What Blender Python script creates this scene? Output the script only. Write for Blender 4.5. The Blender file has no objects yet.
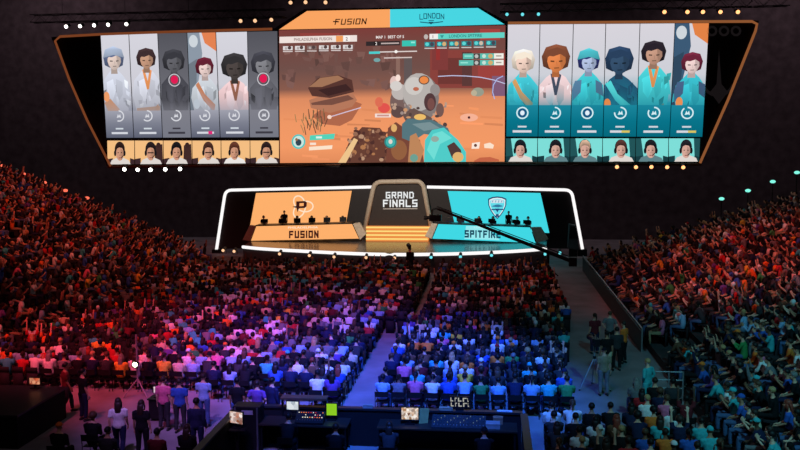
import bpy, bmesh, math, random
import numpy as np
from mathutils import Vector, Matrix

rnd = random.Random(7)
PS = 0.867      # plan units per metre: the whole hall is brought to true metres at the end
SC = bpy.context.scene
COL = SC.collection

# ------------------------------------------------------------------ camera
FOC, VPX, VPY, ROLL, CAMH = 850.0, 490.0, 141.0, math.radians(0.34), 7.8
_th = math.atan((VPX - 400) / FOC)
_ph = math.atan((225 - VPY) / math.hypot(FOC, VPX - 400))
FWD = Vector((-math.sin(_th) * math.cos(_ph), math.cos(_th) * math.cos(_ph), -math.sin(_ph)))
RGT = Vector((math.cos(_th), math.sin(_th), 0))
UPV = RGT.cross(FWD)
_r, _u = RGT.copy(), UPV.copy()
RGT = _r * math.cos(ROLL) - _u * math.sin(ROLL)
UPV = _u * math.cos(ROLL) + _r * math.sin(ROLL)
EYE = Vector((0, 0, CAMH))
cam_data = bpy.data.cameras.new('camera')
cam = bpy.data.objects.new('camera', cam_data)
COL.objects.link(cam)
cam_data.sensor_width = 36.0
cam_data.lens = FOC * 36.0 / 800.0
cam_data.clip_end = 400
M = Matrix.Identity(4)
for i in range(3):
    M[i][0], M[i][1], M[i][2], M[i][3] = RGT[i], UPV[i], -FWD[i], EYE[i]
cam.matrix_world = M
SC.camera = cam

def ray(px, py):
    return FWD + RGT * ((px - 400) / FOC) + UPV * ((225 - py) / FOC)

def at_y(px, py, Y):
    d = ray(px, py)
    return EYE + d * (Y / d.y)

def at_z(px, py, z):
    d = ray(px, py)
    return EYE + d * ((z - CAMH) / d.z)

def project(p):
    d = Vector(p) - EYE
    w = d.dot(FWD)
    if w <= 0.1:
        return (-9999, -9999)
    return (400 + FOC * d.dot(RGT) / w, 225 - FOC * d.dot(UPV) / w)

# ------------------------------------------------------------------ colour and materials
def lin(c):
    return tuple(((v / 255.0) / 12.92 if v / 255.0 <= 0.04045 else ((v / 255.0 + 0.055) / 1.055) ** 2.4) for v in c[:3])

MATS = {}
def mat(name, rgb, rough=0.7, metal=0.0, noise=0.15, scale=8.0, spec=0.3, bump=0.0):
    if name in MATS:
        return MATS[name]
    m = bpy.data.materials.new(name)
    m.use_nodes = True
    nt = m.node_tree
    b = nt.nodes['Principled BSDF']
    b.inputs['Roughness'].default_value = rough
    b.inputs['Metallic'].default_value = metal
    b.inputs['Specular IOR Level'].default_value = spec
    c = lin(rgb)
    tc = nt.nodes.new('ShaderNodeTexCoord')
    n = nt.nodes.new('ShaderNodeTexNoise')
    n.inputs['Scale'].default_value = scale
    n.inputs['Detail'].default_value = 3.0
    nt.links.new(tc.outputs['Object'], n.inputs['Vector'])
    r = nt.nodes.new('ShaderNodeValToRGB')
    r.color_ramp.elements[0].position = 0.3
    r.color_ramp.elements[1].position = 0.7
    r.color_ramp.elements[0].color = tuple(v * (1 - noise) for v in c) + (1,)
    r.color_ramp.elements[1].color = tuple(min(1, v * (1 + noise)) for v in c) + (1,)
    nt.links.new(n.outputs['Fac'], r.inputs['Fac'])
    nt.links.new(r.outputs['Color'], b.inputs['Base Color'])
    if bump:
        bp = nt.nodes.new('ShaderNodeBump')
        bp.inputs['Strength'].default_value = bump
        nt.links.new(n.outputs['Fac'], bp.inputs['Height'])
        nt.links.new(bp.outputs['Normal'], b.inputs['Normal'])
    MATS[name] = m
    return m

def emit(name, rgb, strength=1.0):
    if name in MATS:
        return MATS[name]
    m = bpy.data.materials.new(name)
    m.use_nodes = True
    nt = m.node_tree
    nt.nodes.remove(nt.nodes['Principled BSDF'])
    e = nt.nodes.new('ShaderNodeEmission')
    e.inputs['Color'].default_value = lin(rgb) + (1,)
    e.inputs['Strength'].default_value = strength
    nt.links.new(e.outputs[0], nt.nodes['Material Output'].inputs['Surface'])
    MATS[name] = m
    return m

def attr_mat(name, emission, rough=0.8):
    m = bpy.data.materials.new(name)
    m.use_nodes = True
    nt = m.node_tree
    a = nt.nodes.new('ShaderNodeAttribute')
    a.attribute_name = 'tint'
    if emission:
        nt.nodes.remove(nt.nodes['Principled BSDF'])
        e = nt.nodes.new('ShaderNodeEmission')
        e.inputs['Strength'].default_value = emission
        nt.links.new(a.outputs['Color'], e.inputs['Color'])
        nt.links.new(e.outputs[0], nt.nodes['Material Output'].inputs['Surface'])
    else:
        b = nt.nodes['Principled BSDF']
        b.inputs['Roughness'].default_value = rough
        b.inputs['Specular IOR Level'].default_value = 0.2
        nt.links.new(a.outputs['Color'], b.inputs['Base Color'])
    MATS[name] = m
    return m

SCREEN = attr_mat('screen_image', 1.0)
CROWD = attr_mat('crowd_cloth_and_skin', 0)
BLACK = mat('black_metal', (22, 22, 24), 0.5, 0.3)
BLACKP = mat('black_plastic', (20, 20, 22), 0.45)
DRAPE = mat('black_drape', (14, 13, 15), 0.95, scale=3)
GREY = mat('grey_metal', (110, 110, 112), 0.45, 0.6)
CASE = mat('grey_case', (120, 122, 126), 0.6)
BRONZE = mat('portal_metal', (176, 164, 148), 0.45, 0.0)

# ------------------------------------------------------------------ mesh buffers
class MB:
    def __init__(self):
        self.v, self.f, self.c, self.mi = [], [], [], []
        self.col = None
        self.m = 0
    def add(self, vs, fs):
        b = len(self.v)
        self.v += [tuple(p) for p in vs]
        if self.col is not None:
            self.c += [self.col] * len(vs)
        self.f += [tuple(b + i for i in q) for q in fs]
        self.mi += [self.m] * len(fs)
    def box(self, lo, hi, mtx=None):
        x0, y0, z0 = lo; x1, y1, z1 = hi
        vs = [Vector(p) for p in ((x0,y0,z0),(x1,y0,z0),(x1,y1,z0),(x0,y1,z0),(x0,y0,z1),(x1,y0,z1),(x1,y1,z1),(x0,y1,z1))]
        if mtx:
            vs = [mtx @ p for p in vs]
        self.add(vs, [(0,3,2,1),(4,5,6,7),(0,1,5,4),(1,2,6,5),(2,3,7,6),(3,0,4,7)])
    def hexa(self, a, b):
        """a: 4 points of one side, b: the 4 matching points of the other side"""
        self.add(list(a) + list(b), [(0,1,2,3),(7,6,5,4),(0,4,5,1),(1,5,6,2),(2,6,7,3),(3,7,4,0)])
    def tube(self, pts, rad, n=8, ref=(1, 0, 0), closed=False):
        """sweep with an elliptic section; rad: a number, a list of numbers or of (rx, ry)"""
        pts = [Vector(p) for p in pts]
        k = len(pts)
        if not isinstance(rad, (list, tuple)):
            rad = [rad] * k
        rad = [r if isinstance(r, (list, tuple)) else (r, r) for r in rad]
        vs, fs = [], []
        ref = Vector(ref)
        for i, p in enumerate(pts):
            if closed:
                t = pts[(i + 1) % k] - pts[i - 1]
            else:
                t = pts[min(i + 1, k - 1)] - pts[max(i - 1, 0)]
            t.normalize()
            x = ref - t * ref.dot(t)
            if x.length < 1e-3:
                x = Vector((0, 1, 0)) - t * t.y
                if x.length < 1e-3:
                    x = Vector((0, 0, 1))
            x.normalize()
            y = t.cross(x)
            for j in range(n):
                a = 2 * math.pi * j / n
                vs.append(p + x * (math.cos(a) * rad[i][0]) + y * (math.sin(a) * rad[i][1]))
        for i in range(k if closed else k - 1):
            o, q = i * n, ((i + 1) % k) * n
            for j in range(n):
                fs.append((o + j, o + (j + 1) % n, q + (j + 1) % n, q + j))
        if not closed:
            fs.append(tuple(reversed(range(n))))
            fs.append(tuple(range((k - 1) * n, k * n)))
        self.add(vs, fs)
    def ell(self, c, r, nu=12, nv=8, mtx=None):
        vs, fs = [], []
        c = Vector(c)
        for i in range(1, nv):
            th = math.pi * i / nv
            for j in range(nu):
                a = 2 * math.pi * j / nu
                p = Vector((r[0] * math.sin(th) * math.cos(a), r[1] * math.sin(th) * math.sin(a), r[2] * math.cos(th)))
                vs.append(c + (mtx @ p if mtx else p))
        top = Vector((0, 0, r[2])); bot = -top
        vs.append(c + (mtx @ top if mtx else top)); vs.append(c + (mtx @ bot if mtx else bot))
        T, B = len(vs) - 2, len(vs) - 1
        for i in range(nv - 2):
            for j in range(nu):
                a, b = i * nu + j, i * nu + (j + 1) % nu
                fs.append((a, a + nu, b + nu, b))
        for j in range(nu):
            fs.append((T, j, (j + 1) % nu))
            fs.append((B, (nv - 2) * nu + (j + 1) % nu, (nv - 2) * nu + j))
        self.add(vs, fs)
    def cyl(self, a, b, r0, r1=None, n=12):
        self.tube([a, b], [r0, r0 if r1 is None else r1], n)
    def mesh(self, name, smooth=False, mats=()):
        me = bpy.data.meshes.new(name)
        me.from_pydata(self.v, [], self.f)
        for m in mats:
            me.materials.append(m)
        if smooth:
            me.polygons.foreach_set('use_smooth', [True] * len(me.polygons))
        if any(self.mi):
            me.polygons.foreach_set('material_index', self.mi)
        if self.c and len(self.c) == len(self.v):
            at = me.color_attributes.new('tint', 'FLOAT_COLOR', 'POINT')
            at.data.foreach_set('color', np.array([tuple(c) + (1.0,) for c in self.c], dtype=np.float32).ravel())
        me.update()
        return me
    def build(self, name, m, parent=None, smooth=False, bevel=0):
        o = bpy.data.objects.new(name, self.mesh(name, smooth, m if isinstance(m, (list, tuple)) else [m]))
        COL.objects.link(o)
        if parent is not None:
            o.parent = parent
            o.matrix_parent_inverse = (Matrix.Translation(parent.location) @ Matrix.Rotation(parent.rotation_euler.z, 4, 'Z')).inverted()
        if bevel:
            md = o.modifiers.new('edge_bevel', 'BEVEL')
            md.width = bevel; md.segments = 2
        return o

def tag(o, label=None, cat=None, group=None, kind=None):
    if label: o['label'] = label
    if cat: o['category'] = cat
    if group: o['group'] = group
    if kind: o['kind'] = kind
    return o

def empty(name, loc, label, cat, group=None):
    o = bpy.data.objects.new(name, None)
    o.empty_display_size = 0.2
    COL.objects.link(o)
    o.location = loc
    return tag(o, label, cat, group)

def structure(name, mb, m, **k):
    return tag(mb.build(name, m, **k), kind='structure')

ORD = ['zeroth','first','second','third','fourth','fifth','sixth','seventh','eighth','ninth','tenth','eleventh','twelfth','thirteenth','fourteenth','fifteenth','sixteenth','seventeenth','eighteenth','nineteenth','twentieth','twenty-first','twenty-second','twenty-third','twenty-fourth','twenty-fifth','twenty-sixth','twenty-seventh','twenty-eighth','twenty-ninth','thirtieth']
def nth(i):
    return ORD[i] if i < len(ORD) else '%dth' % i
# ------------------------------------------------------------------ the hall
YEND, XL, XR = 52.0, -17.4, 5.5           # end of the side stands, edges of the arena floor
LSL, RSL, RD = 0.40, 0.30, 0.74           # rake of the left and right stand, row depth

WALLD = mat('wall_drape', (74, 66, 70), 0.95, 0, .3, 1.5)
def floor_material():
    m = mat('arena_floor', (124, 122, 126), 0.7, 0, 0.25, 0.8, 0.2)
    return m
b = MB(); b.box((-60, -16, -0.3), (50, 72, 0.0)); structure('floor', b, floor_material())
b = MB(); b.box((-60, 68, 0), (50, 68.4, 27)); structure('wall_back', b, WALLD)
b = MB(); b.box((-60.4, -16, 0), (-60, 72, 27)); structure('wall_left', b, WALLD)
b = MB(); b.box((50, -16, 0), (50.4, 72, 27)); structure('wall_right', b, WALLD)
b = MB(); b.box((-60, -16.4, 0), (50, -16, 27)); structure('wall_front', b, DRAPE)
b = MB(); b.box((-60, -16, 27), (50, 72, 27.4)); structure('ceiling', b, DRAPE)

CONC = mat('dark_concrete', (52, 50, 52), 0.85, 0, 0.2, 2.0)
def terrace(name, x0, sgn, slope, n, y0, y1):
    b = MB()
    for k in range(n):
        xa = x0 + sgn * k * RD; xb = xa + sgn * RD
        z = 0.3 + k * slope * RD
        b.box((min(xa, xb), y0, 0.0), (max(xa, xb), y1, z))
    structure(name, b, CONC)
terrace('slab_left', XL, -1, LSL, 30, 24, YEND + 1.0)
terrace('slab_right', XR + 0.4, 1, RSL, 30, 10, YEND + 1.0)

# low barrier with a pale rail along the right stand
rail = mat('pale_rail', (150, 150, 155), 0.4, 0.5)
def barrier(label, x, y0, y1, h, z0=0.0):
    r = empty('stand_barrier', (x, (y0 + y1) / 2, z0), label, 'barrier')
    b = MB(); b.box((x - 0.03, y0, z0), (x + 0.03, y1, z0 + h - 0.12)); b.build('panel', BLACKP, r)
    b = MB(); b.tube([(x, y0, z0 + h), (x, y1, z0 + h)], 0.03, 8); b.build('top_rail', rail, r)
    b = MB(); b.tube([(x, y0, z0 + h - 0.2), (x, y1, z0 + h - 0.2)], 0.02, 8); b.build('lower_rail', rail, r)
    n = max(2, int((y1 - y0) / 3) + 1)
    for i in range(n):
        y = y0 + (y1 - y0) * i / (n - 1)
        b = MB(); b.cyl((x, y, z0), (x, y, z0 + h), 0.03); b.build('post', rail, r)
barrier('long dark barrier with pale rail at the foot of the right stand, beyond the gap', XR + 0.1, 31.5, 51.5, .9)
def cross_rail():
    a, c = at_z(654, 399, 0), at_z(682, 399, 0)
    r = empty('hand_rail', ((a.x + c.x) / 2, a.y, 0), 'short pale rail with three bars at the gap below the right stand', 'rail')
    for z in (.35, .6, .85):
        b = MB(); b.tube([(a.x, a.y, z), (c.x, a.y, z)], .02, 8); b.build('bar', rail, r)
    for x in (a.x, (a.x + c.x) / 2, c.x):
        b = MB(); b.cyl((x, a.y, 0), (x, a.y, .87), .025); b.build('post', rail, r)
cross_rail()
# ------------------------------------------------------------------ pictures on the LED walls
class Paint:
    """flat coloured shapes on an upright screen plane (x, z at depth Y); later shapes lie a hair nearer"""
    def __init__(self, Y, clip=None):
        self.Y, self.mb, self.n, self.clip = Y, MB(), 0, clip
    def P(self, x, y):
        return at_y(x, y, self.Y - 0.004 * self.n)
    def poly(self, pts, col):
        """col: one sRGB colour or a list, one per point"""
        cols = col if isinstance(col, list) else [col] * len(pts)
        if self.clip:
            pts = [self.clip(*p) for p in pts]
        i = len(self.mb.v)
        self.mb.col = (0, 0, 0)
        self.mb.add([self.P(*p) for p in pts], [tuple(reversed(range(len(pts))))])
        self.mb.c[i:] = [lin(c) for c in cols]
        self.n += 1
    def grid(self, quad, rows):
        """vertical gradient: quad = tl, tr, br, bl; rows = [(v, colour)]"""
        tl, tr, br, bl = quad
        L = lambda a, b, t: (a[0] + (b[0] - a[0]) * t, a[1] + (b[1] - a[1]) * t)
        n0 = self.n
        for (v0, c0), (v1, c1) in zip(rows, rows[1:]):
            self.n = n0
            self.poly([L(tl, bl, v0), L(tr, br, v0), L(tr, br, v1), L(tl, bl, v1)], [c0, c0, c1, c1])
        self.n = n0 + 1
    def disc(self, x, y, rx, ry, col, n=18, rot=0):
        self.poly([(x + rx * math.cos(a) * math.cos(rot) - ry * math.sin(a) * math.sin(rot), y + rx * math.cos(a) * math.sin(rot) + ry * math.sin(a) * math.cos(rot)) for a in (2 * math.pi * i / n for i in range(n))], col)
    def ring(self, x, y, r0, r1, col, a0=0, a1=360, n=20, sx=1.0, rot=0):
        n0 = self.n
        for i in range(n):
            q = []
            for r, k in ((r1, i), (r1, i + 1), (r0, i + 1), (r0, i)):
                a = math.radians(a0 + (a1 - a0) * k / n)
                u, w = r * math.cos(a) * sx, r * math.sin(a)
                q.append((x + u * math.cos(rot) - w * math.sin(rot), y + u * math.sin(rot) + w * math.cos(rot)))
            self.n = n0
            self.poly(q, col)
        self.n = n0 + 1
    def line(self, x0, y0, x1, y1, w, col):
        d = math.hypot(x1 - x0, y1 - y0) or 1
        nx, ny = -(y1 - y0) / d * w / 2, (x1 - x0) / d * w / 2
        self.poly([(x0 + nx, y0 + ny), (x1 + nx, y1 + ny), (x1 - nx, y1 - ny), (x0 - nx, y0 - ny)], col)
    def rect(self, x0, y0, x1, y1, col, slope=0.0):
        self.poly([(x0, y0), (x1, y0 + slope * (x1 - x0)), (x1, y1 + slope * (x1 - x0)), (x0, y1)], col)
    def glyphs(self, text, x0, y0, h, width, col, th=0.8, slope=0.0, shear=0.0, gap=1.5):
        """block lettering; (x0, y0) = lower left of the first stroke, width = of the whole word"""
        n0 = self.n
        adv = [max(p[0] for s in GLYPH[c] for p in s) + th + gap for c in text]
        k = width / (sum(adv) - gap)
        x = x0 + th / 2 * k
        for ch, a_ in zip(text, adv):
            for s in GLYPH[ch]:
                for (ax, ay), (bx, by) in zip(s, s[1:]):
                    d = math.hypot(bx - ax, by - ay)
                    ex, ey = (bx - ax) / d, (by - ay) / d
                    e = th / 2
                    q = []
                    for (px, py, so, si) in ((ax, ay, -1, 1), (bx, by, 1, 1), (bx, by, 1, -1), (ax, ay, -1, -1)):
                        gx = px + ex * e * so - ey * e * si
                        gy = py + ey * e * so + ex * e * si
                        X = x + gx * k + gy / 6.0 * shear
                        q.append((X, y0 - gy / 6.0 * h + slope * (X - x0)))
                    self.n = n0
                    self.poly(q[::-1], col)
            x += a_ * k
        self.n = n0 + 1
    def type(self, text, x0, y0, h, col, slope=0.0, width=None, bold=0.02):
        """ordinary sans lettering, lower left at (x0, y0)"""
        cu = bpy.data.curves.new('lettering', 'FONT')
        cu.body = text; cu.size = 1.0; cu.offset = bold; cu.resolution_u = 2
        o = bpy.data.objects.new('lettering', cu)
        COL.objects.link(o)
        me = bpy.data.meshes.new_from_object(o.evaluated_get(bpy.context.evaluated_depsgraph_get()))
        xs = [v.co.x for v in me.vertices] or [0, 1]
        s = h / 0.7
        sx = s if width is None else width / (max(xs) - min(xs))
        i = len(self.mb.v)
        self.mb.col = (0, 0, 0)
        pts = [(x0 + (v.co.x - min(xs)) * sx, y0 - v.co.y * s + slope * (v.co.x - min(xs)) * sx) for v in me.vertices]
        self.mb.add([self.P(*p) for p in pts], [tuple(p.vertices) for p in me.polygons])
        self.mb.c[i:] = [lin(col)] * len(pts)
        self.n += 1
        bpy.data.objects.remove(o); bpy.data.meshes.remove(me); bpy.data.curves.remove(cu)
    def build(self, name, parent, label=None):
        o = self.mb.build(name, SCREEN, parent)
        if label: o['label'] = label
        return o

GLYPH = {
 'F': [[(0,0),(0,6),(4,6)],[(0,3),(3.2,3)]], 'U': [[(0,6),(0,0),(4,0),(4,6)]], 'S': [[(4,6),(0,6),(0,3),(4,3),(4,0),(0,0)]],
 'I': [[(0,0),(0,6)]], 'O': [[(0,0),(4,0),(4,6),(0,6),(0,0)]], 'N': [[(0,0),(0,6),(4,0),(4,6)]], 'P': [[(0,0),(0,6),(4,6),(4,3),(0,3)]],
 'T': [[(0,6),(4,6)],[(2,6),(2,0)]], 'R': [[(0,0),(0,6),(4,6),(4,3),(0,3)],[(2,3),(4,0)]], 'E': [[(4,6),(0,6),(0,0),(4,0)],[(0,3),(3.4,3)]],
 'G': [[(4,6),(0,6),(0,0),(4,0),(4,3),(2,3)]], 'A': [[(0,0),(0,6),(4,6),(4,0)],[(0,2.6),(4,2.6)]], 'D': [[(0,0),(0,6),(3,6),(4,4.8),(4,1.2),(3,0),(0,0)]],
 'L': [[(0,6),(0,0),(4,0)]], 'H': [[(0,0),(0,6)],[(4,0),(4,6)],[(0,3),(4,3)]],
}
YS = 56.0
VW = empty('video_wall', at_y(400, 100, YS + 0.4), 'huge trapezoid video wall hanging above the stage, showing game and player portraits', 'screen')
# dark cabinet body behind the pictures, with real depth
outer = [(51, 37), (274, 28.5), (305, 9), (479, 6.5), (508, 22), (759, 20.5), (701, 165.5), (108, 168)]
b = MB()
n = len(outer)
fr = [at_y(x, y, YS + 0.05) for x, y in outer]; bk = [p + Vector((0, 1.0, 0)) for p in fr]
b.add(fr + bk, [tuple(reversed(range(n))), tuple(range(n, 2 * n))] + [(i, (i + 1) % n, n + (i + 1) % n, n + i) for i in range(n)])
b.build('cabinet', mat('screen_cabinet', (20, 16, 17), 0.8), VW)
tr = [(111, 167), (87, 120), (69, 79), (55, 41), (60, 36.5), (100, 34.3), (180, 31.5), (272, 29)]
b = MB(); b.tube([at_y(x, y, YS - 0.05) for x, y in tr], 0.085, 8); b.build('light_trim', emit('trim_dim_orange', (118, 62, 34)), VW)
tr = [(508, 23), (600, 22.3), (690, 21.6), (752, 21.4), (757, 24), (755.5, 31), (728, 100), (700, 163)]
b = MB(); b.tube([at_y(x, y, YS - 0.05) for x, y in tr], 0.085, 8); b.build('light_trim', emit('trim_orange', (140, 84, 48)), VW)
b = MB(); b.tube([at_y(x, y, YS - 0.05) for x, y in ((108, 167), (279, 165.2), (505, 163.2), (701, 164.6))], 0.09, 8); b.build('bottom_rail', mat('rail_brown', (90, 56, 40), 0.5, 0.3), VW)
# faint grey emblem on the dark wing at the right
p = Paint(YS); g = (22, 18, 19)
p.poly([(719, 49), (721.5, 84), (728, 92), (719, 104), (710, 92), (716.5, 84)], g)
p.ring(718, 80, 14, 17, g, 20, 160)
for x in (712, 724, 736):
    p.ring(x, 31, 3, 5.5, g, 0, 360, 10)
p.build('wing_emblem', VW)

# banner
p = Paint(YS)
p.poly([(307, 11), (390, 9.3), (390, 27.4), (279, 29.6)], (250, 165, 98))
p.poly([(390, 9.3), (478, 8), (504.5, 24.3), (390, 27.4)], (72, 214, 226))
p.glyphs('FUSION', 334.6, 24.4, 5.0, 31.4, (38, 16, 12), 1.15, -0.02, 0.9)
p.line(333, 21.6, 338, 21.4, 1.0, (38, 16, 12))
for ch, x, y in (('L', 419.5, 19.2), ('O', 423.5, 18.6), ('N', 427.8, 18.2), ('D', 432.1, 18.1), ('O', 436.4, 18.4), ('N', 440.7, 19.0)):
    p.glyphs(ch, x, y, 4.8, 3.5, (24, 74, 96), 0.95)
p.line(420, 22.0, 431, 23.2, 0.9, (24, 74, 96)); p.line(431, 23.2, 443, 21.6, 0.9, (24, 74, 96))
p.poly([(428.5, 22), (433.5, 21.8), (431, 24.6)], (24, 74, 96)); p.rect(428.5, 20.1, 434, 21.0, (40, 110, 130))
p.build('header_banner', VW, 'orange and teal header reading FUSION and LONDON')

# ---- centre picture: desert match footage with plain stand-in shapes
p = Paint(YS)
Q = [(279, 30.3), (505.5, 25.2), (504.5, 161.6), (280, 163)]
p.grid(Q, [(0, (124, 62, 58)), (0.12, (116, 72, 66)), (0.3, (112, 80, 74)), (0.45, (138, 92, 78)), (0.52, (222, 140, 98)), (0.7, (240, 152, 102)), (0.88, (244, 154, 102)), (1, (226, 140, 92))])
rc = random.Random(3)
for i in range(46):     # rough canyon wall
    x = rc.uniform(280, 400); y = rc.uniform(46, 84); w = rc.uniform(3, 12)
    k = rc.uniform(0.8, 1.2)
    p.poly([(x, y), (min(x + w, 420), y + rc.uniform(-3, 3)), (min(x + w * .8, 420), y + rc.uniform(3, 9)), (x + w * .2, y + rc.uniform(3, 9))], (int(112 * k), int(80 * k), int(74 * k)))
for (x0, x1, y0, y1, c) in ((430, 505, 50, 88, (138, 66, 60)), (438, 462, 58, 84, (112, 56, 52)), (462, 472, 52, 86, (92, 58, 56)), (478, 505, 56, 78, (158, 66, 62)), (432, 448, 46, 70, (128, 60, 58)), (492, 505, 76, 96, (128, 92, 120))):
    p.rect(x0, y0, x1, y1, c)
for (x0, x1, y0, y1, c) in ((436, 440, 30, 60, (150, 52, 50)), (480, 500, 29, 40, (168, 66, 62)), (445, 474, 29, 35, (138, 58, 56)), (300, 340, 33, 36, (146, 64, 60)), (404, 412, 58, 84, (98, 86, 86)), (396, 400, 56, 82, (140, 106, 96))):
    p.rect(x0, y0, x1, y1, c)
for i in range(30):     # streaks in the sand
    x = rc.uniform(282, 490); y = rc.uniform(98, 158); w = rc.uniform(8, 28); k = rc.uniform(.88, 1.08)
    p.poly([(x, y), (min(503, x + w), y + 1), (min(503, x + w), y + rc.uniform(2, 4)), (x, y + 2)], (min(255, int(238 * k)), int(149 * k), int(100 * k)))
# the layered rock at the left, with its shade and a bush
p.poly([(312, 116), (340, 96), (362, 104), (352, 120), (340, 126), (322, 124)], (176, 104, 76))
p.poly([(309, 100), (330, 93), (352, 92), (357, 100), (352, 107), (330, 113), (311, 108)], (182, 120, 92))
p.poly([(311, 103), (348, 95), (354, 99), (332, 105), (312, 105)], (120, 78, 66))
p.poly([(308, 88), (318, 78), (338, 75), (352, 80), (354, 92), (330, 98), (312, 96)], (88, 54, 48))
p.poly([(309, 87), (320, 78), (338, 75.5), (344, 79), (322, 87)], (162, 116, 88))
p.poly([(318, 90), (346, 84), (352, 90), (328, 96)], (62, 38, 38))
for i in range(34):
    x = rc.gauss(312, 7); y = rc.gauss(121, 5)
    p.line(x, y + 4, x + rc.uniform(-4, 4), y - 4, 0.8, rc.choice([(130, 104, 72), (108, 82, 62), (160, 128, 84), (92, 66, 54)]))
p.line(328, 117.5, 361, 107.5, 1.0, (214, 196, 216)); p.disc(329.5, 117, 2.2, 2.0, (250, 214, 196))
# plain rounded grey machine (generic)
p.disc(394, 82, 4, 6, (228, 196, 190)); p.disc(398, 78, 2.5, 3.5, (250, 226, 216)); p.disc(384, 108, 6, 5, (226, 84, 78)); p.disc(379, 102, 4, 5, (222, 110, 84))
p.disc(399, 102, 9, 14, (120, 96, 92)); p.disc(400, 92, 8.5, 8, (190, 182, 178)); p.disc(396, 86, 6, 5, (214, 208, 204)); p.disc(398, 112, 7, 6, (96, 74, 72))
p.disc(421, 98, 18, 24, (132, 122, 120)); p.disc(419, 92, 16.5, 19, (184, 178, 174)); p.disc(414, 86, 9, 9, (206, 201, 196), 18)
p.disc(424, 80, 5.5, 4.6, (92, 74, 66)); p.disc(424, 80, 4.4, 3.6, (236, 138, 72))
p.disc(435, 90, 5, 6, (150, 142, 140)); p.disc(430, 102, 6, 9, (84, 58, 60)); p.disc(431, 104, 3.6, 6, (120, 78, 74)); p.disc(416, 89, 3, 2, (190, 108, 82)); p.disc(440, 110, 4, 7, (118, 88, 82))
p.poly([(402, 114), (414, 108), (432, 118), (446, 128), (430, 130), (408, 126)], (106, 84, 78))
for i in range(26):
    x = rc.uniform(392, 446); y = rc.uniform(104, 126)
    p.disc(x, y, rc.uniform(1, 2.6), rc.uniform(1, 2.4), rc.choice([(186, 156, 136), (110, 84, 78), (204, 150, 108), (84, 66, 64), (160, 140, 134)]), 7)
arc = [(438, 76.4), (452, 75.6), (466, 76), (480, 77.2), (494, 80), (505, 83.6)]
for (ax, ay), (cx_, cy_) in zip(arc, arc[1:]): p.line(ax, ay, cx_, cy_, .9, (196, 200, 232))
arc = [(503, 76), (497, 79), (493.4, 85), (492.6, 92), (494.6, 99)]
for (ax, ay), (cx_, cy_) in zip(arc, arc[1:]): p.line(ax, ay, cx_, cy_, .9, (170, 186, 236))
p.disc(478, 92, 6, 4.5, (150, 156, 140)); p.disc(474, 93, 3, 3, (186, 176, 150))
p.disc(469, 117.5, 9, 4, (246, 178, 150)); p.disc(469, 117.5, 1.3, 1.3, (70, 30, 40))
# plain teal mechanism in the foreground
p.poly([(340, 163), (350, 140), (362, 127), (380, 128), (392, 144), (390, 162.4)], (104, 64, 52))
for i in range(70):
    x = rc.uniform(348, 390); y = rc.uniform(128, 160)
    p.disc(x, y, rc.uniform(1, 3), rc.uniform(1, 2.6), rc.choice([(150, 106, 84), (96, 58, 50), (186, 146, 118), (124, 80, 62), (80, 48, 44), (176, 120, 80)]), 7)
p.poly([(338, 162.8), (354, 138), (358, 140), (346, 162.7)], (238, 196, 140))
p.poly([(386, 162.4), (388, 128), (396, 122), (420, 140), (424, 162)], (120, 70, 56))
p.disc(394, 128, 3, 4, (226, 176, 110)); p.disc(399, 150, 8, 10, (148, 96, 64))
p.poly([(402, 124), (408, 118.5), (432, 120), (448, 128), (452, 138), (424, 134), (412, 142), (402, 138)], (86, 118, 126))
p.poly([(412, 124), (430, 122), (440, 128), (424, 131)], (122, 146, 150))
p.poly([(410, 136), (416, 133), (424, 150), (420, 162.1), (408, 162.2)], (190, 134, 92))
p.poly([(424, 162), (425, 140), (432, 130), (444, 127.5), (458, 140), (466, 152), (466, 161.8)], (80, 204, 200))
p.poly([(427, 150), (433, 134), (442, 131), (452, 138), (440, 144), (434, 160)], (112, 222, 214))
p.poly([(447, 146), (454, 142), (461, 150), (462, 157), (452, 158)], (82, 58, 56)); p.disc(458, 157, 5.5, 5, (226, 178, 112)); p.disc(435, 139, 4, 3, (150, 170, 160))
p.disc(420, 117, 6, 3, (238, 190, 106)); p.disc(414, 158, 4, 4, (110, 160, 146))
p.disc(390.5, 142, 6.2, 6.2, (40, 132, 130)); p.disc(390.5, 142, 4.8, 4.8, (70, 178, 172)); p.disc(390.5, 141.6, 2, 2.4, (226, 216, 206))
# match overlay
s = -0.022
p.rect(279.5, 36.8, 357, 43.2, (240, 226, 220), s); p.type('PHILADELPHIA FUSION', 294, 41.0, 3.0, (150, 128, 126), s, 38)
p.rect(336, 35.8, 343, 41.8, (240, 158, 92), s); p.rect(343.5, 35.6, 350, 41.6, (250, 244, 240), s); p.type('2', 345.6, 40.6, 3.4, (120, 100, 100), s)
p.ring(354.5, 38, 0, 2.0, (236, 224, 220), 0, 360, 10)
for i in range(6):
    x = 283 + i * 12
    if i == 2: c0 = (130, 108, 104)
    else: c0 = (226, 220, 220)
    p.rect(x, 46.2 - i * .26, x + 9.6, 50.2 - i * .26, c0); p.disc(x + 6.5, 47.8 - i * .26, 1.9, 1.8, (84, 66, 66), 9); p.disc(x + 3, 48.4 - i * .26, 1.4, 1.4, (180, 168, 166), 8)
    p.rect(x, 51.0 - i * .26, x + 9.6, 52.0 - i * .26, (216, 204, 202))
p.type('MAP 1  BEST OF 5', 376, 38.6, 2.8, (240, 230, 226), s, 28)
p.rect(366, 41.6, 400, 46, (50, 42, 44), s); p.rect(402, 40.6, 416, 46.4, (58, 196, 178), s); p.rect(411, 41.6, 415, 43.2, (150, 232, 220)); p.rect(381, 42.8, 399, 44.2, (190, 172, 168), s); p.rect(374, 41.4, 378, 45.6, (34, 28, 30)); p.type('2', 375.2, 45, 3, (236, 226, 222))
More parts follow.
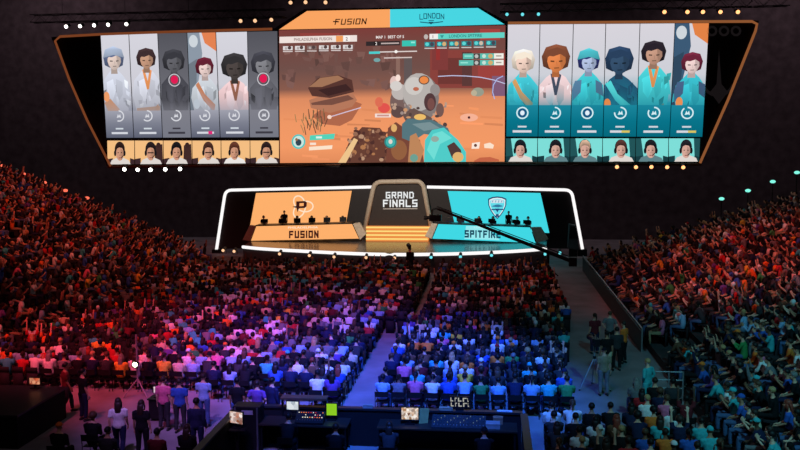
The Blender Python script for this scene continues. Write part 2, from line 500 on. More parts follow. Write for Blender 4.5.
p.rect(369, 51.6, 380, 54, (76, 206, 206), s); p.rect(380, 51.4, 417, 52.6, (222, 210, 206), s); p.rect(384, 57.4, 412, 58.6, (214, 198, 194), s); p.disc(396, 51.6, 1.6, 1.6, (250, 246, 240)); p.disc(377, 60, 3.4, 2, (116, 166, 168))
p.rect(429.5, 33.9, 504.5, 39.4, (98, 212, 198), s); p.rect(429.5, 33.9, 438, 39.2, (244, 240, 236), s); p.type('1', 432.6, 38.2, 3.2, (120, 100, 100)); p.disc(426, 36.8, 2.2, 2.6, (190, 182, 178), 10)
p.poly([(440, 35.2), (444, 35.1), (442, 38.6)], (56, 150, 150)); p.type('LONDON SPITFIRE', 449, 37.6, 3.0, (40, 130, 128), s, 33)
for i in range(6):
    x = 424.5 + i * 12.3
    p.rect(x, 41.9 - i * .27, x + 10, 46.8 - i * .27, (36, 132, 140)); p.disc(x + 2.6, 44.2 - i * .27, 2, 1.9, (96, 214, 212), 9); p.disc(x + 7.4, 44.2 - i * .27, 2.0, 2.2, rc.choice([(210, 190, 170), (70, 70, 84), (216, 176, 120)]), 9)
    p.rect(x, 47.8 - i * .27, x + 10, 48.8 - i * .27, (206, 206, 204))
for k, y in enumerate((53.6, 60.2)):
    x = 463 - k * 4
    p.rect(x, y, 503.6, y + 5.4, (92, 190, 176), -0.01); p.rect(494, y - .2, 503.6, y + 5.0, (244, 240, 230), -0.01); p.rect(473.5, y, 480, y + 5.2, (70, 60, 62), -0.01); p.disc(476.5, y + 2.6, 2, 2, (190, 190, 186), 9); p.disc(484, y + 2.5, 2, 2, (200, 226, 214), 9); p.disc(490.5, y + 2.5, 2.4, 2.3, (214, 174, 110), 9)
    p.rect(x + 1.5, y + 1.8, x + 9, y + 3.2, (150, 226, 212)); p.rect(496, y + 1.6, 501.5, y + 3, (170, 160, 150))
p.disc(298.5, 141.6, 7, 7.4, (86, 196, 190)); p.disc(298.5, 141.6, 5.4, 5.8, (206, 232, 224)); p.disc(298.5, 142.4, 3.0, 3.4, (48, 70, 84)); p.disc(296.5, 139.6, 1.4, 1.6, (150, 110, 80), 8)
p.poly([(310, 135.4), (335, 133.6), (334, 139), (309.6, 140.4)], (84, 212, 186)); p.rect(316, 136.4, 322, 138.4, (226, 244, 236)); p.rect(310, 142.6, 316, 145, (248, 226, 210)); p.poly([(309, 146.8), (332.5, 145.2), (332, 149), (309, 150.4)], (252, 228, 204)); p.rect(375, 113.6, 391, 117.4, (244, 224, 216)); p.rect(377, 114.6, 389, 116.4, (206, 150, 140))
p.poly([(472, 143), (480, 142), (479, 148.6), (471.5, 148.8)], (252, 232, 218)); p.disc(475.5, 145.4, 1.6, 1.6, (110, 70, 60), 8); p.poly([(484, 144), (490, 142.6), (494, 145), (493, 148.6), (484.4, 148)], (252, 226, 204))
p.poly([(474, 160.8), (480, 157.6), (490, 157), (499, 159.6), (499, 161.2), (474, 161.9)], (196, 100, 70))
p.build('centre_picture', VW, 'centre screen showing an orange desert match view')

# ---- twelve portrait panels and twelve player camera pictures
def panel(top, bot, y_t, y_b):
    """returns f(u, v) over a slightly leaning panel"""
    def f(u, v):
        u = min(1, max(0, u)); v = min(1, max(0, v))
        xt = top[0] + (top[1] - top[0]) * u; xb = bot[0] + (bot[1] - bot[0]) * u
        yt = y_t[0] + (y_t[1] - y_t[0]) * u; yb = y_b[0] + (y_b[1] - y_b[0]) * u
        return (xt + (xb - xt) * v, yt + (yb - yt) * v)
    return f

class PanelPaint(Paint):
    def __init__(self, Y, f):
        super().__init__(Y); self.f = f
    def P(self, u, v):
        x, y = self.f(u, v)
        return at_y(x, y, self.Y - 0.004 * self.n)

def shade(c, k): return tuple(max(0, min(255, int(v * k))) for v in c)
def bust(p, hx, hy, s, hair, skin, body, accent, lean=0.0, hat=None, wide=1.0, arm=None, foot=(160, 161, 174), seed=1):
    """a plain figure in a padded suit: shoulders, arms, neck, head, hair"""
    A = 0.28      # width over height of the panel keeps heads round
    r = random.Random(seed)
    s *= 1.1
    sh = hy + s * 1.2
    def grad(pts, c, k0=1.06, k1=.86):
        out = []
        for u, v in pts:
            t = min(1, max(0, (v - sh) / max(.05, .74 - sh)))
            b_ = shade(c, k0 + (k1 - k0) * t)
            w = max(0, (t - .6) / .4) * .75
            out.append(tuple(int(b_[i] * (1 - w) + foot[i] * w) for i in range(3)))
        p.poly(pts, out)
    W = .46 * wide
    grad([(hx - W * .9, .76), (hx - W * 1.12, .62), (hx - W * 1.2, sh + .24), (hx - W, sh + .09), (hx - W * .5, sh + .02), (hx - .1, sh - .02), (hx + .1, sh - .02), (hx + W * .55, sh + .02), (hx + W * 1.05, sh + .1), (hx + W * 1.25, sh + .26), (hx + W * 1.1, .62), (hx + W * .95, .76)], body)
    for q in range(13):          # seams, pads and folds of the suit
        u = hx + r.uniform(-W, W * .9); v = r.uniform(sh + .05, .68); a = r.uniform(.04, .16); b_ = r.uniform(.025, .09); t = r.uniform(-.04, .04)
        grad([(u, v), (u + a, v + t), (u + a * .8, v + b_ + t), (u + a * .1, v + b_)], shade(body, r.choice([.62, .74, .82, .9, 1.1, 1.18])))
    grad([(hx - .30, sh + .10), (hx - .06, sh + .07), (hx + .0, sh + .2), (hx - .12, sh + .28), (hx - .28, sh + .22)], shade(body, 1.1))
    grad([(hx + .04, sh + .07), (hx + .28, sh + .1), (hx + .27, sh + .22), (hx + .12, sh + .28), (hx + .04, sh + .2)], shade(body, .94))
    if accent:
        m = seed % 3
        if m == 0:
            grad([(hx - .34 * wide, sh + .06), (hx - .24, sh + .03), (hx - .02, sh + .15), (hx + .33 * wide, sh + .25), (hx + .28 * wide, sh + .32), (hx - .08, sh + .21)], accent)
        elif m == 1:
            grad([(hx - .16, sh - .01), (hx - .08, sh - .015), (hx + .02, sh + .10), (hx + .1, sh - .015), (hx + .18, sh), (hx + .05, sh + .18), (hx - .02, sh + .18)], accent)
            grad([(hx - W * .9, sh + .36), (hx + W * .9, sh + .34), (hx + W * .9, sh + .40), (hx - W * .9, sh + .43)], shade(accent, .9))
        else:
            grad([(hx - W * 1.1, sh + .14), (hx - W * .9, sh + .06), (hx - W * .45, sh + .05), (hx - W * .5, sh + .16), (hx - W * 1.05, sh + .24)], accent)
            grad([(hx + W * .5, sh + .05), (hx + W * .95, sh + .08), (hx + W * 1.15, sh + .2), (hx + W * .55, sh + .16)], shade(accent, .9))
        grad([(hx + .2, sh + .36), (hx + .36, sh + .32), (hx + .4, sh + .42), (hx + .24, sh + .46)], shade(accent, .85))
    if arm:
        grad([(hx - .42, sh + .30), (hx - .2, sh + .26), (hx + .12, sh + .36), (hx + .14, sh + .44), (hx - .24, sh + .42)], arm)
        p.disc(hx - .33, sh + .24, .11, .05, shade(arm, 1.05), 12)
    p.poly([(hx - .09, hy), (hx + .09, hy), (hx + .12, sh + .02), (hx - .12, sh + .02)], shade(skin, .78))
    rx = s / A
    p.poly([(hx - rx * 1.0, hy + s * .5), (hx - rx * 1.12, hy - s * .3), (hx - rx * .8, hy - s * 1.05), (hx, hy - s * 1.3), (hx + rx * .8, hy - s * 1.1), (hx + rx * 1.12, hy - s * .3), (hx + rx * .95, hy + s * .55), (hx + rx * .5, hy + s * .75), (hx - rx * .5, hy + s * .75)], [shade(hair, k) for k in (.8, .95, 1.15, 1.3, 1.1, .9, .75, .7, .75)])
    face = [(hx - rx * .62, hy - s * .45), (hx, hy - s * .62), (hx + rx * .74, hy - s * .45), (hx + rx * .78, hy + s * .2), (hx + rx * .5, hy + s * .75), (hx + rx * .12, hy + s * 1.02), (hx - rx * .2, hy + s * .95), (hx - rx * .55, hy + s * .55), (hx - rx * .68, hy + s * .1)]
    p.poly(face, [shade(skin, k) for k in (1.04, 1.08, 1.0, .94, .86, .86, .92, 1.0, 1.04)])
    p.poly([(hx + rx * .3, hy - s * .5), (hx + rx * .74, hy - s * .45), (hx + rx * .78, hy + s * .2), (hx + rx * .5, hy + s * .75), (hx + rx * .35, hy + s * .3)], shade(skin, .84))
    p.poly([(hx - rx * .8, hy - s * .1), (hx - rx * .7, hy - s * .8), (hx + rx * .1, hy - s * 1.05), (hx + rx * .8, hy - s * .75), (hx + rx * .8, hy - s * .2), (hx + rx * .35, hy - s * .5), (hx - rx * .2, hy - s * .3), (hx - rx * .5, hy - s * .35)], shade(hair, 1.05))
    if hat:
        p.poly([(hx - rx * 1.15, hy - s * .25), (hx - rx * .9, hy - s * 1.1), (hx, hy - s * 1.45), (hx + rx * .9, hy - s * 1.1), (hx + rx * 1.15, hy - s * .25), (hx, hy - s * .55)], [shade(hat, k) for k in (.8, 1, 1.15, .95, .75, .9)])
    d = shade(skin, .45)
    p.line(hx - rx * .42, hy + s * .08, hx - rx * .12, hy + s * .1, s * .12, d); p.line(hx + rx * .24, hy + s * .1, hx + rx * .52, hy + s * .06, s * .12, d)
    p.line(hx + rx * .06, hy + s * .1, hx + rx * .1, hy + s * .42, s * .08, shade(skin, .74)); p.line(hx - rx * .12, hy + s * .64, hx + rx * .26, hy + s * .62, s * .09, shade(skin, .6))

def ring_icon(p, u, v, col, full, a1=250):
    A = 0.28
    n0 = p.n
    for i in range(18):
        q = []
        for r, k in ((.055, i), (.055, i + 1), (.043, i + 1), (.043, i)):
            a = math.radians(-90 + (360 if full else a1) * k / 18)
            q.append((u + r / A * math.cos(a), v + r * math.sin(a)))
        p.n = n0; p.poly(q, col)
    p.n = n0 + 1
    p.poly([(u - .08, v + .018), (u - .03, v - .02), (u + .0, v + .0), (u + .05, v - .02), (u + .08, v + .018), (u + .02, v + .012)], col)

LT = [100.3, 128.8, 157.6, 187, 215.8, 247.3, 277.6]; LB = [106.2, 133.8, 162.6, 191.3, 220.2, 249.6, 279]
RT = [507.6, 540, 573.4, 605.8, 640, 675, 709.2]; RB = [506, 538, 570.4, 603, 636.4, 669.6, 702.6]
def ytop(x): return 34.6 - (x - 100) * 0.0195 if x < 400 else 24.6 - (x - 507) * 0.007
def ymid(x): return 137.8 - (x - 107) * 0.004 if x < 400 else 136.4 + (x - 506) * 0.002
GL = [(0, (214, 213, 222)), (.5, (206, 205, 214)), (.72, (150, 152, 166)), (1, (92, 96, 114))]
GD = [(0, (84, 84, 92)), (.45, (104, 104, 112)), (.72, (124, 126, 136)), (1, (120, 124, 136))]
GR = [(0, (216, 212, 220)), (.45, (206, 208, 216)), (.7, (40, 150, 170)), (.85, (10, 118, 138)), (1, (6, 108, 128))]
W_, G_ = (218, 220, 228), (150, 150, 160)
figs_left = [
 dict(hx=.42, hy=.25, s=.085, hair=(96, 108, 140), skin=(222, 200, 190), body=(206, 210, 224), accent=None, arm=(226, 150, 100), hat=(176, 190, 214)),
 dict(hx=.56, hy=.25, s=.08, hair=(60, 44, 46), skin=(196, 150, 124), body=(210, 212, 224), accent=(226, 146, 90)),
 dict(hx=.5, hy=.28, s=.09, hair=(56, 56, 62), skin=(96, 96, 102), body=(70, 70, 78), accent=None),
 dict(hx=.56, hy=.34, s=.075, hair=(96, 32, 48), skin=(232, 206, 200), body=(202, 208, 216), accent=(198, 130, 96), hat=None, arm=(178, 186, 196)),
 dict(hx=.55, hy=.34, s=.1, hair=(50, 48, 50), skin=(76, 68, 66), body=(238, 204, 206), accent=(150, 96, 74), wide=1.25),
 dict(hx=.5, hy=.32, s=.095, hair=(62, 62, 70), skin=(128, 128, 134), body=(92, 92, 100), accent=None),
]
figs_right = [
 dict(hx=.5, hy=.34, s=.085, hair=(236, 222, 204), skin=(238, 206, 190), body=(70, 200, 214), accent=(214, 158, 96)),
 dict(hx=.5, hy=.32, s=.1, hair=(120, 70, 50), skin=(226, 132, 76), body=(236, 208, 210), accent=(70, 78, 96), wide=1.25),
 dict(hx=.5, hy=.34, s=.08, hair=(46, 52, 110), skin=(176, 190, 222), body=(66, 200, 208), accent=(88, 128, 160), hat=(80, 196, 208)),
 dict(hx=.42, hy=.34, s=.1, hair=(40, 62, 90), skin=(52, 78, 106), body=(36, 84, 112), accent=(84, 212, 214), wide=1.2, arm=(216, 132, 74)),
 dict(hx=.42, hy=.27, s=.085, hair=(40, 34, 42), skin=(196, 150, 128), body=(74, 206, 212), accent=(222, 146, 84)),
 dict(hx=.56, hy=.36, s=.075, hair=(104, 36, 56), skin=(236, 208, 204), body=(60, 190, 204), accent=(72, 100, 136), arm=(220, 138, 82), hat=None),
]
for side in (0, 1):
    T, B, figs = (LT, LB, figs_left) if side == 0 else (RT, RB, figs_right)
    for i in range(6):
        f = panel((T[i] + .35, T[i + 1] - .35), (B[i] + .35, B[i + 1] - .35), (ytop(T[i]), ytop(T[i + 1])), (ymid(B[i]), ymid(B[i + 1])))
        p = PanelPaint(YS, f)
        dead = side == 0 and i in (2, 5)
        g = GR if side else (GD if dead else GL)
        p.grid([(0, 0), (1, 0), (1, 1), (0, 1)], g)
        if side and i == 5 or side == 0 and i == 3:     # machine behind the last figure
            c1, c2 = ((60, 90, 118), (226, 130, 70)) if side else ((140, 152, 166), (228, 130, 82))
            p.poly([(0, 0), (.42, 0), (.5, .2), (.3, .5), (0, .55)], c1); p.poly([(.5, 0), (1, 0), (1, .18), (.6, .1)], c2); p.disc(.2, .08, .16, .06, (206, 214, 220))
            p.poly([(0, .3), (.3, .25), (.2, .75), (0, .75)], tuple(int(c * .8) for c in c1))
        bust(p, foot=((26, 134, 156) if side else ((128, 128, 138) if dead else (160, 161, 174))), seed=side * 6 + i, **figs[i])
        # lower fade that carries the status ring
        if side:
            rows = [(.72, (26, 134, 156)), (.86, (8, 116, 138)), (1, (5, 104, 124))]
        else:
            rows = [(.74, (160, 161, 174)), (.86, (126, 129, 144)), (1, (92, 96, 114))] if not dead else [(.74, (128, 128, 138)), (1, (118, 120, 132))]
        p.grid([(0, 0), (1, 0), (1, 1), (0, 1)], rows)
        if dead:
            p.disc(.5, .45, .21, .062, (206, 204, 210)); p.disc(.5, .45, .18, .053, (90, 84, 92)); p.disc(.5, .445, .13, .04, (226, 28, 84))
        ring_icon(p, .5, .79, (214, 240, 246) if side else (216, 217, 224), (side, i) in ((1, 0), (1, 2), (0, 5)), 200 + 25 * i)
        if (side, i) in ((1, 0), (1, 2)):
            p.disc(.5, .79, .13, .04, (24, 84, 128)); p.disc(.5, .79, .07, .022, (226, 240, 250))
        bar = (60, 58, 68) if dead else (214, 216, 224)
        p.poly([(.36, .905), (.64, .905), (.64, .92), (.36, .92)], bar if dead else (206, 214, 222))
        p.poly([(.2, .945), (.8, .945), (.8, .965), (.2, .965)], bar)
        if side and i in (3, 5): p.poly([(.55, .945), (.8, .945), (.8, .965), (.55, .965)], (214, 196, 96))
        if not side and i == 3: p.poly([(.6, .94), (.74, .94), (.74, .97), (.6, .97)], (226, 40, 120))
        p.build('portrait_panel', VW, '%s portrait panel, %s from the centre picture' % ('teal' if side else ('dark grey' if dead else 'pale grey'), nth(i + 1 if side else 6 - i)))
        # player camera below
        fy = lambda x: (140.6 if x < 400 else 138.4)
        fb = lambda x: (164.4 - (x - 108) * .008 if x < 400 else 161.6)
        xs = [107, 134.6, 163.2, 192, 221, 250, 279.2] if side == 0 else [505.6, 537.6, 570, 602.6, 635.6, 668.6, 700.4]
        f = panel((xs[i] + .3, xs[i + 1] - .3), (xs[i] + .6, xs[i + 1] - .3) if side == 0 else (xs[i] + .3, xs[i + 1] - (.6 if i < 5 else 1.4)), (fy(xs[i]), fy(xs[i + 1])), (fb(xs[i]), fb(xs[i + 1])))
        p = PanelPaint(YS, f)
        bg = (126, 222, 216) if side else (244, 190, 130)
        p.poly([(0, 0), (1, 0), (1, 1), (0, 1)], bg)
        if side: p.poly([(0, 0), (.16, 0), (.26, 1), (0, 1)] if i % 2 == 0 else [(.8, 0), (1, 0), (1, 1), (.86, 1)], (34, 84, 88))
        elif i in (1, 2):
            p.poly([(.72, .2), (.98, .15), (1, 1), (.7, 1)], (66, 42, 40)); p.disc(.84, .2, .08, .12, (60, 38, 36))
        p.poly([(0, .78), (.2, .74), (.2, 1), (0, 1)], (60, 40, 44) if side == 0 else (24, 58, 64)); p.poly([(.84, .74), (1, .8), (1, 1), (.84, 1)], (60, 40, 44) if side == 0 else (24, 58, 64))
        hx = .5 + (.06 if i % 2 else -.04)
        shirt = (222, 214, 208) if side == 0 or i in (0, 3, 5) else (96, 130, 136)
        if side == 0 and i == 4: shirt = (236, 232, 228)
        hc = ((40, 26, 24), (34, 26, 28), (24, 22, 24), (64, 38, 32), (86, 48, 36), (40, 28, 28))[i] if side == 0 else ((24, 28, 34), (28, 26, 32), (176, 146, 124), (74, 46, 42), (26, 28, 32), (30, 30, 36))[i]
        sk = (206, 150, 122) if side == 0 else (214, 168, 152)
        p.poly([(hx - .38, 1), (hx - .3, .82), (hx - .1, .72), (hx + .12, .72), (hx + .34, .84), (hx + .4, 1)], shirt)
        p.disc(hx, .37, .19, .33, (28, 26, 30)); p.disc(hx, .38, .175, .31, hc); p.disc(hx, .55, .14, .30, sk)
        p.poly([(hx + .03, .34), (hx + .135, .44), (hx + .13, .68), (hx + .06, .84), (hx + .02, .6)], shade(sk, .86))
        p.poly([(hx - .15, .46), (hx - .175, .28), (hx - .09, .09), (hx + .05, .06), (hx + .15, .18), (hx + .17, .44), (hx + .1, .32), (hx - .02, .29), (hx - .11, .34)], [shade(hc, k) for k in (.9, 1, 1.3, 1.4, 1.2, .9, .8, .8, .9)])
        p.disc(hx - .175, .53, .042, .13, (26, 24, 28)); p.disc(hx + .175, .53, .042, .13, (26, 24, 28))
        p.disc(hx - .06, .51, .028, .02, (40, 26, 26), 8); p.disc(hx + .06, .51, .028, .02, (40, 26, 26), 8); p.disc(hx, .73, .05, .022, (150, 84, 78), 8); p.disc(hx, .62, .02, .04, shade(sk, .88), 8)
        if (side, i) in ((0, 1), (0, 3), (0, 5)):
            p.line(hx - .11, .52, hx + .11, .52, .05, (40, 30, 30))
        p.line(hx + .17, .58, hx + .05, .74, .03, (30, 28, 32))
        p.build('player_camera_picture', VW, 'close view of a headset player on %s, %s from the centre picture' % ('teal' if side else 'orange', nth(i + 1 if side else 6 - i)))
# ------------------------------------------------------------------ stage
ST = empty('stage', (-6, 54, 0), 'wide black stage with glossy deck and white glowing front edge', 'stage')
DZ = 1.2
edge_px = [(243, 245.6), (262, 247.4), (300, 249.6), (345, 251.8), (385, 253), (420, 253), (460, 252.2), (500, 250.6), (530, 248.8), (546, 247.2)]
edge = [at_z(x, y, DZ) for x, y in edge_px]
def catmull(pts, n=4):
    out = []
    for i in range(len(pts) - 1):
        p0, p1, p2, p3 = pts[max(i - 1, 0)], pts[i], pts[i + 1], pts[min(i + 2, len(pts) - 1)]
        for k in range(n):
            t = k / n
            out.append(0.5 * ((2 * p1) + (p2 - p0) * t + (2 * p0 - 5 * p1 + 4 * p2 - p3) * t * t + (3 * p1 - p0 - 3 * p2 + p3) * t ** 3))
    return out + [pts[-1]]
edge = catmull(edge)
b = MB()
k = len(edge)
xl, xr = edge[0].x, edge[-1].x
poly = edge + [Vector((xr + .4, 57.95, DZ)), Vector((xl - .4, 57.95, DZ))]
lo = [Vector((p.x, p.y, 0)) for p in poly]
n = len(poly)
b.add(poly + lo, [tuple(range(n)), tuple(reversed(range(n, 2 * n)))] + [(n + i, n + (i + 1) % n, (i + 1) % n, i) for i in range(n)])
deckm = mat('stage_deck', (70, 66, 68), 0.22, 0, 0.05, 2, 0.6)
b.build('deck', deckm, ST)
WHT = emit('white_light_strip', (244, 240, 240), 1.15)
b = MB(); b.tube([p + Vector((0, -.06, -.08)) for p in edge], 0.1, 8); b.build('front_light_strip', WHT, ST)

YF = 58.2
FR = empty('stage_surround', (-6, YF, 0), 'white light tube surround framing the dark back panels of the stage', 'stage frame')
def rounded(px, Y, r=0.45, m=5):
    P = [at_y(x, y, Y) for x, y in px]
    out = [P[0]]
    for a, c, d in zip(P, P[1:], P[2:]):
        u = (a - c).normalized(); w = (d - c).normalized()
        s, e = c + u * r, c + w * r
        for i in range(m + 1):
            t = i / m
            out.append(s * (1 - t) ** 2 + c * 2 * t * (1 - t) + e * t * t)
    return out + [P[-1]]
for px in ([(216.5, 249.5), (225.5, 190.2), (372, 187)], [(427, 187), (571.5, 190), (582.5, 249)]):
    b = MB(); b.tube(rounded(px, YF), 0.105, 10, ref=(0, 1, 0)); b.build('light_tube', WHT, FR)
pan = mat('stage_back_panel', (34, 30, 32), 0.6)
for q in ([(219, 249), (228, 192), (372, 189), (366, 246)], [(428, 189), (569, 192), (579.5, 249), (432, 246)]):
    b = MB(); f = [at_y(x, y, YF + .06) for x, y in q]; b.hexa(f, [p + Vector((0, .3, 0)) for p in f]); b.build('back_panel', pan, FR)
for x in (217, 582.2):
    p = at_y(x, 249, YF); b = MB(); b.box((p.x - .3, p.y - .25, 0), (p.x + .3, p.y + .4, p.z - .02)); b.build('foot', BLACK, FR)

def wall_screen(name, label, quad, Y, paint, parts=()):
    r = empty(name, at_y(quad[0][0], quad[0][1], Y), label, 'screen')
    f = [at_y(x, y, Y + .03) for x, y in quad]
    b = MB(); b.hexa(f, [p + Vector((0, .1, 0)) for p in f]); b.build('cabinet', BLACKP, r)
    p = Paint(Y); paint(p, quad); p.build('picture', r)
OR_, TE_ = (254, 176, 108), (64, 216, 228)
def paint_fusion(p, q):
    p.poly(q, OR_)
    knot = [(301.5 + 4.0 * (math.sin(t) + 2 * math.sin(2 * t)) * .95, 206.6 - 4.0 * (math.cos(t) - 2 * math.cos(2 * t))) for t in (2 * math.pi * i / 48 for i in range(49))]
    for (ax, ay), (cx_, cy_) in zip(knot, knot[1:]):
        rot_ = lambda x, y: (301.5 + (x - 301.5) * .866 - (y - 206.6) * .5, 206.6 + (x - 301.5) * .5 + (y - 206.6) * .866)
        (ax, ay), (cx_, cy_) = rot_(ax, ay), rot_(cx_, cy_)
        p.line(ax, ay, cx_ + (cx_ - ax) * .1, cy_ + (cy_ - ay) * .1, 1.3, (255, 226, 196))
    d = (58, 24, 22)
    p.poly([(296.2, 201.4), (305.2, 201.0), (306.9, 202.6), (306.6, 206.4), (304.8, 208.0), (299.2, 208.2), (297.4, 212.2), (296.6, 208.2), (292.4, 206.6), (296.2, 206.0)], d)
    p.poly([(299.6, 203.2), (303.8, 203.0), (303.6, 206.0), (299.4, 206.2)], OR_)
wall_screen('team_screen', 'orange stage screen with a dark P and orbit emblem behind the left desk', [(256, 193), (351.8, 190.8), (345.6, 226), (249.5, 228.5)], 57.9, paint_fusion)
def paint_spitfire(p, q):
    p.poly(q, TE_)
    def shield(k):
        pts = []
        for u, v in ((-9.2, -8.2), (-5, -10), (0, -10.6), (5, -10), (9.2, -8.2), (9.0, -2), (6.6, 4), (3.4, 8.6), (0, 12), (-3.4, 8.6), (-6.6, 4), (-9.0, -2)):
            pts.append((497.3 + u * k, 207 + v * k))
        return pts
    p.poly(shield(1.0), (36, 60, 104)); p.poly(shield(.88), (226, 246, 250)); p.poly(shield(.78), (98, 220, 234))
    p.poly([(491.5, 199.5), (503, 199.5), (503.6, 203), (491, 203)], (206, 226, 236))
    for x in (493, 496, 499, 502): p.line(x, 200.3, x - .6, 202.4, .7, (96, 140, 176))
    p.poly([(491, 206.4), (496, 204.6), (498.6, 204.4), (503.6, 206.2), (498, 207.4)], (54, 120, 160))
    p.line(491.4, 209.6, 503.4, 209.4, 1.2, (36, 70, 120)); p.poly([(495, 208.6), (499.6, 208.6), (497.4, 212.4)], (36, 70, 120)); p.disc(497.3, 215.4, 1.6, 1.6, (46, 80, 120))
wall_screen('team_screen', 'teal stage screen with a shield emblem behind the right desk', [(447.6, 191), (540.4, 193), (549.4, 233), (455.5, 228)], 57.9, paint_spitfire)

# desks
def desk(label, Y, face, cheek_l, cheek_r, col, paint):
    r = empty('player_desk', at_y(face[3][0], face[3][1], Y), label, 'desk')
    up = lambda q: Vector((q.x, q.y, max(q.z, DZ + .004)))
    f = [up(at_y(x, y, Y)) for x, y in face]                       # tl tr br bl of the lit front
    D = Vector((0, .95, 0))
    for c, nm in ((cheek_l, 'end_cheek'), (cheek_r, 'end_cheek')):
        g = [up(at_y(x, y, Y - .02)) for x, y in c]
        b = MB(); b.hexa(g, [q + Vector((0, .4, 0)) for q in g]); b.build(nm, BRONZE, r, bevel=.03)
    lift = Vector((0, .04, 0))
    b = MB(); g = [up(q + lift) for q in f]; b.hexa(g, [q + Vector((0, .12, 0)) for q in g]); b.build('front_board', BLACKP, r)
    tl, tr = f[0] + Vector((-.06, -.05, .0)), f[1] + Vector((.06, -.05, .0))
    b = MB(); b.hexa([tl + Vector((0, 0, .07)), tr + Vector((0, 0, .07)), tr, tl], [q + Vector((0, 1.0, 0)) for q in (tl + Vector((0, 0, .07)), tr + Vector((0, 0, .07)), tr, tl)]); b.build('worktop', BLACKP, r)
    bl, br = f[3], f[2]
    b = MB(); b.box((bl.x - .05, Y - .03, DZ + .002), (br.x + .05, Y + .95, min(bl.z, br.z) - .0)); b.build('plinth', BLACK, r)
    p = Paint(Y); p.poly(face, col); paint(p); p.build('front_screen', r)
    return f
def pf(p):
    d = (66, 26, 22)
    p.glyphs('FUSION', 289, 237.4, 5.7, 29.6, d, 1.9, -0.012)
    p.type('PHILADELPHIA', 288, 228.6, 2.0, (255, 228, 200), -0.012, 30)
dl = desk('long orange lit player desk lettered FUSION at the left of the stage', 55.3, [(256.4, 226.2), (352, 223.9), (359, 238.6), (251, 240.7)],
          [(249.6, 225.2), (255.6, 226.4), (250, 242), (242.4, 240)], [(352.8, 224), (359.4, 222.6), (366.2, 233.8), (360, 240)], OR_, pf)
def ps(p):
    p.poly([(466, 225.8), (486, 226.2), (500, 240.2), (464.4, 239)], (150, 234, 240))
    p.glyphs('SPITFIRE', 464.6, 236.6, 5.7, 36, (18, 70, 92), 1.9, 0.02)
    p.type('LONDON', 474, 228.2, 1.8, (196, 246, 248), 0.02, 16)
dr = desk('long teal lit player desk lettered SPITFIRE at the right of the stage', 55.3, [(438.4, 224), (530, 227.4), (535.6, 243), (432.4, 238.6)],
          [(431.6, 223.6), (437.6, 224.2), (431.6, 239), (424.8, 236.4)], [(530.8, 227.4), (541.4, 227.2), (548.6, 239.2), (536.8, 244)], TE_, ps)

# central portal with lit steps
PO = empty('portal_sign', at_y(397.5, 240, 57.3), 'tall bronze framed arch between the desks with the words GRAND FINALS', 'sign')
b = MB(); b.tube(rounded([(364.6, 230), (374.6, 182), (422.6, 181.2), (431.6, 229)], 57.3, .5), 0.165, 10, ref=(0, 1, 0)); b.build('frame', BRONZE, PO, smooth=True)
b = MB(); f = [at_y(x, y, 57.4) for x, y in ((376, 184), (421.5, 183.4), (430, 237), (367, 237))]; b.hexa(f, [q + Vector((0, .3, 0)) for q in f]); b.build('panel', mat('portal_panel', (44, 36, 34), 0.5), PO)
p = Paint(57.38)
p.glyphs('GRAND', 385.8, 197.9, 5.4, 28, (236, 238, 238), 1.35, -.004)
p.glyphs('FINALS', 383, 206.4, 6.0, 34.4, (240, 242, 242), 1.4, -.004)
p.line(383, 208.9, 417.4, 208.7, .55, (214, 196, 180))
p.build('lettering', PO, 'white block letters GRAND FINALS')
b = MB(); b.box(tuple(at_y(367, 242, 57.3))[:2] + (DZ + .002,), tuple(at_y(429, 242, 57.3) + Vector((0, .3, 0)))[:2] + (1.5,)); b.build('base', BLACK, PO)
SX = empty('stage_steps', at_y(397.5, 242, 55.9), 'short flight of glowing orange and yellow striped steps under the arch', 'steps')
zs = [DZ + (2.1 - DZ) * i / 4 for i in range(5)]
xa, xb = at_y(366.5, 235, 56.0).x, at_y(428, 235, 56.0).x
for i in range(4):
    y0 = 55.75 + i * .3
    b = MB(); b.box((xa - .04 * i, y0, DZ + .002), (xb + .04 * i, 57.1, zs[i + 1] - (.0 if i == 5 else 0.0))) if i == 0 else b.box((xa - .04 * i, y0, zs[i]), (xb + .04 * i, 57.1, zs[i + 1]))
    b.build('step', emit('step_orange', (236, 142, 70)), SX)
    b = MB(); b.box((xa - .04 * i, y0 - .03, zs[i + 1] - .12), (xb + .04 * i, y0 - .003, zs[i + 1] - .02)); b.build('light_strip', emit('step_yellow', (255, 222, 128)), SX)

